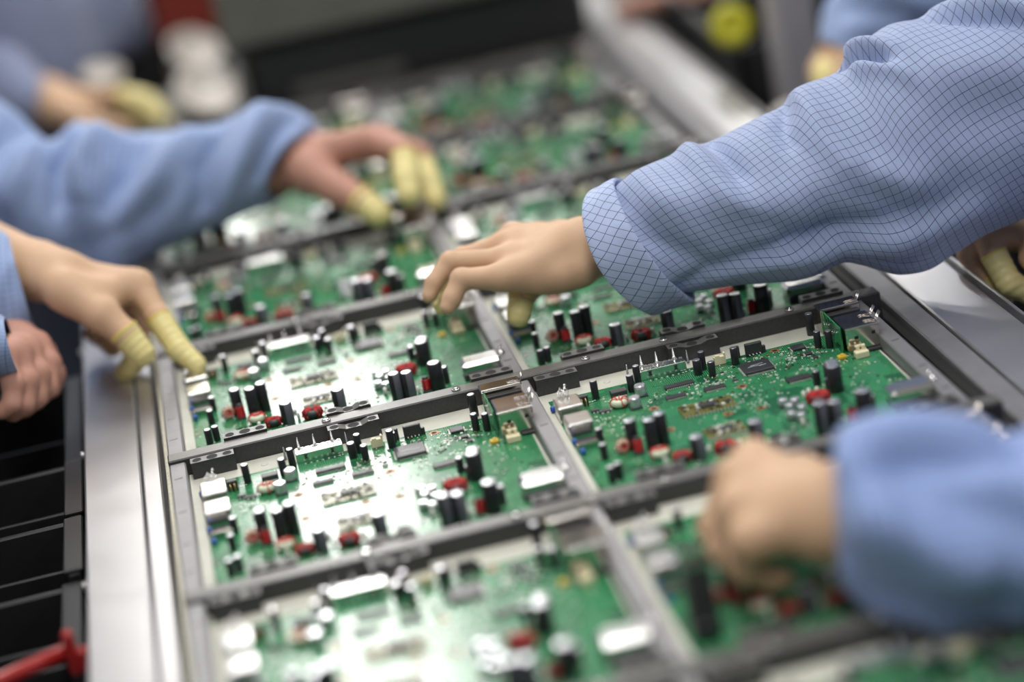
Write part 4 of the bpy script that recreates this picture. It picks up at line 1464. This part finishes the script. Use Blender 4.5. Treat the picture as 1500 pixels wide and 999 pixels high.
# --- worker at the far left
F5 = {'index': (hj(0, [(148, 146, 3.10), (180, 140, 3.08), (215, 150, 3.06), (238, 172, 3.05)]), [.0125, .0115, .0120, .0105]),
      'middle': (hj(0, [(140, 150, 3.12), (170, 150, 3.11), (195, 160, 3.10), (215, 180, 3.09)]), [.0125, .0115, .0115, .0100]),
      'ring': (hj(0, [(130, 155, 3.14), (158, 160, 3.14), (180, 172, 3.13), (195, 185, 3.12)]), [.0120, .0110, .0105, .0090]),
      'pinky': (hj(0, [(118, 160, 3.16), (142, 168, 3.16), (160, 178, 3.15), (172, 188, 3.15)]), [.0110, .010, .009, .008])}
T5 = (hj(0, [(105, 165, 3.06), (130, 178, 3.05), (158, 186, 3.04), (180, 190, 3.04)]), [.017, .015, .0125, .011])
H5 = dict(wrist=at(75, 150, 3.12), elbow=at(-60, 110, 3.2), across=A_([.1, .7, .6]), wr=.022, woff=.013, fingers=F5, thumb=T5)
sh5 = A_([-.12, 1.78, .40])
p5 = make_person('person in grey-blue at far left, blurred tan hand near the white cups', [hand_mesh(H5, .003)], (-.075, 2.02, -.5, 'grey_blue_cloth', [sh5], .03), skin='skin', arms=[[at(-50, 113, 3.19), A_([-.20, 1.78, .26]), sh5]])
add_cot(p5, *F5['index'], 1, 0.0, h=.0025, fat=.002)
add_cot(p5, *F5['middle'], 1, 0.2, h=.0025, fat=.002)
S5 = [sec((70, 118), (58, 185), 3.13, .045), sec((20, 70), (5, 190), 3.16, .055), sec((-60, 40), (-70, 180), 3.2, .06), sec3(A_([-.20, 1.78, .26]), A_([.03, 0, .06]), A_([0, -.06, 0])), sec3(sh5, A_([.05, 0, .045]), A_([0, -.062, 0]))]
link('coat_sleeve', sleeve_mesh('coat_sleeve', S5, 'grey_blue_cloth', 50, 48, (), .005, 11), p5)
p5.location = (-.075, 2.02, ZF)
settle(p5)

# --- worker at the far right, behind the checked sleeve
F6 = {'index': (hj(0, [(1228, 78, 2.60), (1216, 92, 2.60), (1208, 106, 2.60), (1206, 122, 2.60)]), [.0125, .0115, .0115, .0105]),
      'middle': (hj(0, [(1240, 80, 2.58), (1226, 98, 2.58), (1218, 112, 2.58), (1216, 128, 2.58)]), [.0125, .0115, .0110, .0100]),
      'ring': (hj(0, [(1250, 84, 2.57), (1238, 102, 2.57), (1230, 116, 2.57), (1228, 130, 2.57)]), [.0120, .0105, .0100, .0090]),
      'pinky': (hj(0, [(1258, 88, 2.56), (1248, 106, 2.56), (1240, 118, 2.56), (1238, 130, 2.56)]), [.0110, .010, .009, .008])}
H6 = dict(wrist=at(1250, 60, 2.60), elbow=at(1340, -20, 2.62), across=A_([.2, .8, .1]), wr=.020, woff=.010, fingers=F6, thumb=(hj(0, [(1225, 70, 2.63), (1210, 88, 2.64), (1200, 102, 2.64), (1198, 114, 2.64)]), [.015, .013, .0115, .010]))
sh6 = A_([1.05, 1.0, .36])
p6 = make_person('person in pale blue at far right, blurred, yellow fingertip above the checked sleeve', [hand_mesh(H6, .003)], (1.20, 1.04, PI, 'blue_cloth', [sh6]), arms=[[at(1330, -12, 2.62), A_([1.0, 1.02, .26]), sh6]])
add_cot(p6, *F6['index'], 1, 0.0, h=.0025, fat=.0018)
add_cot(p6, *F6['middle'], 1, 0.0, h=.0025, fat=.0018)
S6 = [sec((1202, 60), (1262, 102), 2.60, .04), sec((1212, 5), (1290, 90), 2.60, .05), sec((1250, -40), (1350, 60), 2.60, .06), sec((1310, -80), (1420, 20), 2.61, .062), sec3(A_([1.0, 1.02, .26]), A_([-.04, 0, .05]), A_([0, -.06, 0])), sec3(sh6, A_([-.05, 0, .045]), A_([0, -.062, 0]))]
link('coat_sleeve', sleeve_mesh('coat_sleeve', S6, 'blue_cloth', 60, 60, [(.05, .6, .16, 2.0, -.009, .014), (.14, .5, .24, 2.2, .009, .014), (.24, .5, .34, 2.2, -.009, .014)], .005, 12), p6)
p6.location = (1.20, 1.04, ZF)
settle(p6)

# --- last worker at the top right, only a hand shows
F7 = {k: (hj(0, [(960 + 8 * i, 2, 3.22 + .025 * i), (935 + 8 * i, 6, 3.22 + .025 * i), (915 + 8 * i, 10, 3.22 + .025 * i), (905 + 8 * i, 16, 3.22 + .025 * i)]), [.0125, .0110, .0105, .0090]) for i, k in enumerate(('pinky', 'ring', 'middle', 'index'))}
H7 = dict(wrist=at(1015, -12, 3.24), elbow=at(1130, -60, 3.26), across=A_([.1, .9, .1]), wr=.021, woff=.012, fingers=F7, thumb=(hj(0, [(1000, 0, 3.30), (970, 8, 3.32), (950, 14, 3.32), (935, 18, 3.32)]), [.015, .013, .0115, .010]))
sh7 = A_([1.12, 1.72, .36])
p7 = make_person('person of whom only a blurred pinkish hand shows at the top edge', [hand_mesh(H7, .003)], (1.28, 1.74, PI, 'blue_cloth', [sh7]), skin='skin_red', arms=[[at(1120, -56, 3.26), A_([1.02, 1.72, .24]), sh7]])
S7 = [sec3(at(1050, -30, 3.25), A_([-.01, 0, .045]), A_([0, -.045, 0])), sec3(at(1120, -60, 3.26), A_([-.015, 0, .055]), A_([0, -.055, 0])), sec3(A_([1.02, 1.72, .24]), A_([-.04, 0, .05]), A_([0, -.06, 0])), sec3(sh7, A_([-.05, 0, .045]), A_([0, -.062, 0]))]
link('coat_sleeve', sleeve_mesh('coat_sleeve', S7, 'blue_cloth', 40, 40, (), .004, 14), p7)
p7.location = (1.28, 1.74, ZF)
settle(p7)

bp_ = ground(1036, 932, 0.0)
bk = thing('black_block', 'tall black component with pale top standing left of the blurred fist', 'component', tuple(bp_), rz=.1)
MB().box((0, 0, .026), (.0185, .012, .052), 'chip', .001).build('block_body', bk)
MB().box((0, 0, .054), (.0215, .015, .005), 'tin_warm', .001).build('block_top', bk)

# ------------------------------------------------------------------ black bins beside the line, left
BL = ['front black plastic bin left of the steel plate, beside the red strap', 'second black plastic bin left of the plate', 'third black plastic bin left of the plate, below the yellow fingertips',
      'rear black plastic bin left of the plate, below the reddish resting hand']


def bin_thing(i, u1, v0, v1, z, w, label, tilt, group):
    t = thing('storage_bin', label, 'bin', (u1 - w / 2, (v0 + v1) / 2, z - .13), group)
    d = v1 - v0
    th = .004
    hgt = .13
    MB().box((0, 0, th / 2), (w, d, th), 'bin_black').build('bin_floor', t)
    for sx in (-1, 1):
        MB().box((sx * (w / 2 - .006), 0, hgt / 2), (.012, d, hgt), 'bin_black', .002).build('bin_wall', t)
    for sy, hh in ((-1, hgt - tilt), (1, hgt)):
        MB().box((0, sy * (d / 2 - .003), hh / 2), (w, .006, hh), 'bin_black', .0015).build('bin_wall', t)
    for k, q in enumerate((.2, .52)):
        MB().box((0, -d / 2 + d * q, (hgt - .02) / 2), (w - .02, .0035, hgt - .02), 'bin_black', .001).build('divider', t)
    MB().box((w / 2 - .006, 0, hgt + .001), (.016, d, .004), 'bin_black', .0012).build('rim', t)
    t.rotation_euler.x = 0.0
    # legs of the stand below
    for sx in (-1, 1):
        for sy in (-1, 1):
            MB().box((sx * (w / 2 - .02), sy * (d / 2 - .02), (ZF - (z - .13)) / 2), (.02, .02, (z - .13) - ZF), 'bin_black').build('stand_leg', t)
    return t


for i, (v0, v1, z, u1) in enumerate(((.165, .285, -.026, -.044), (.290, .400, -.018, -.041), (.405, .525, -.016, -.040), (.530, .76, -.018, -.040))):
    bin_thing(i, u1, v0, v1, z, .30, BL[i], .03, 'black bins along the left plate')

rc_ = ground(110, 958, -.012)
rh = thing('red_strap', 'red plastic strap with a clip, hooked on the left side of the steel plate', 'strap', tuple(rc_))
MB().tube([(-.24, -.040, -.020), (-.10, -.012, -.010), (-.006, .004, .002)], .0060, 'red_plastic', 8).build('strap_band', rh)
MB().box((-.002, .0, .002), (.0075, .010, .034), 'red_plastic', .002).box((.006, -.003, -.004), (.009, .009, .018), 'red_plastic', .002).build('clip', rh)
MB().tube([(-.24, -.040, -.020), (-.24, -.040, ZF - rc_[2])], .004, 'bin_black', 6).build('hanger_rod', rh)

# ------------------------------------------------------------------ far end of the line
mc = thing('black_machine', 'black machine with grey cross beams standing at the far end of the conveyor', 'machine', (.40, 1.95, ZF))


def mcp(name, mb):
    o = mb.build(name, mc)
    o.location = (-.40, -1.95, -ZF)


mcp('tunnel_hood', MB().box((.43, 1.96, .10), (.46, .68, .20), 'machine_black', .006))
mcp('front_panel', MB().box((.43, 1.61, .046), (.44, .03, .085), 'machine_black', .004))
mcp('cross_beam', MB().box((.43, 1.60, .140), (.50, .05, .088), 'olive_beam', .006))
mcp('cross_beam', MB().box((.33, 1.588, .022), (.15, .02, .022), 'machine_grey', .004))
for ux in (.21, .65):
    for vy in (1.66, 2.26):
        mcp('support_foot', MB().box((ux, vy, -.024), (.04, .05, .048), 'machine_black', .003))
cb = thing('cover_cabinet', 'low dark cabinet added to hide floor glare behind the white cups at the far left', 'cabinet', (-.30, 2.62, ZF))  # added background clutter, covers the lamp glare on the floor
MB().box((0, 0, .54), (.98, .34, 1.08), 'machine_grey', .006).build('body', cb)
for sx in (-.245, .245):
    MB().box((sx, -.176, .56), (.47, .016, 1.0), 'machine_black', .003).build('door', cb)
eb = thing('end_bar', 'dark grey bar closing the far end of the board rows', 'bar', (.345, 1.545, -.03))
MB().box((0, 0, .015), (.62, .03, .06), 'fixture_black', .002, top='fixture_top').build('bar', eb)


def cup(x, y, d, rx, hh, label, ax=(0, 0, 1)):
    c = at(x, y, d)
    t = thing('foam_cup', label, 'cup', tuple(c), 'white cups at the far left')
    MB().lathe((0, 0, 0), [(rx * .8, -hh / 2), (rx, hh / 2 - .004), (rx * 1.05, hh / 2), (rx * .95, hh / 2), (rx * .9, hh / 2 - .006), (rx * .1, hh / 2 - .008)], 'white_foam', 28, axis=ax).build('cup_wall', t)
    return t


cup(300, 148, 3.05, .040, .052, 'round white cup lying nearest the raised blue sleeve end, far left', (.25, -.55, .75))
cup(282, 88, 3.30, .037, .045, 'round white cup behind the nearer one, below the red box', (.3, -.5, .75))
cup(152, 122, 3.28, .028, .035, 'small white cup by the tan hand with yellow fingertips', (.1, -.3, .9))
rbx = thing('red_box', 'dark red box at the top edge above the white cups', 'box', tuple(at(276, 6, 3.62)))
MB().box((0, 0, 0), (.11, .10, .09), 'red_box', .004).build('carton', rbx)
MB().box((0, 0, .047), (.115, .105, .006), 'red_box', .002).build('lid', rbx)
MB().box((0, 0, (ZF - .045 - float(rbx.location.z)) / 2 + 0.0), (.05, .05, float(rbx.location.z) - .045 - ZF), 'machine_black').build('stand_column', rbx)

# ------------------------------------------------------------------ right side, beyond the plate
po = thing('grey_post', 'grey upright post beyond the right plate, top of the photo', 'post', (.835, 1.25, ZF))
MB().box((0, 0, .62), (.052, .06, 1.24), 'post_grey', .006).build('post_shaft', po)
MB().box((0, 0, .01), (.10, .10, .02), 'post_grey', .003).build('foot_plate', po)
for i, (v0, v1, u0, z, lab) in enumerate(((.90, 1.14, .770, -.03, 'black bin beside the right plate, in front of the grey post'), (1.30, 1.56, .770, .022, 'black bin beside the right plate, behind the grey post'),
                                          (1.57, 1.85, .770, .03, 'farthest black bin beside the right plate, under the pinkish hand'))):
    bin_thing(i, u0 + .21, v0, v1, z, .205, lab, .0, 'black bins along the right plate')
yt = thing('yellow_tape', 'round yellow tape roll standing on a black bin left of the grey post', 'tape', tuple(at(1072, 38, 2.86)))
MB().torus((0, 0, 0), .017, .0095, 'label_yellow', 28, 10, axis=(-.25, -1, .25)).build('tape_ring', yt)
MB().lathe((0, 0, 0), [(.013, -.006), (.013, .006)], 'label_yellow', 24, axis=(-.25, -1, .25)).build('tape_core', yt)
wr_ = thing('tape_roll', 'whitish tape roll lying beside the right plate below the grey post', 'roll', (.79, 1.13, -.03))
MB().torus((0, 0, 0), .016, .009, 'white_foam', 24, 10, axis=(.2, -.5, .8)).build('roll_body', wr_)
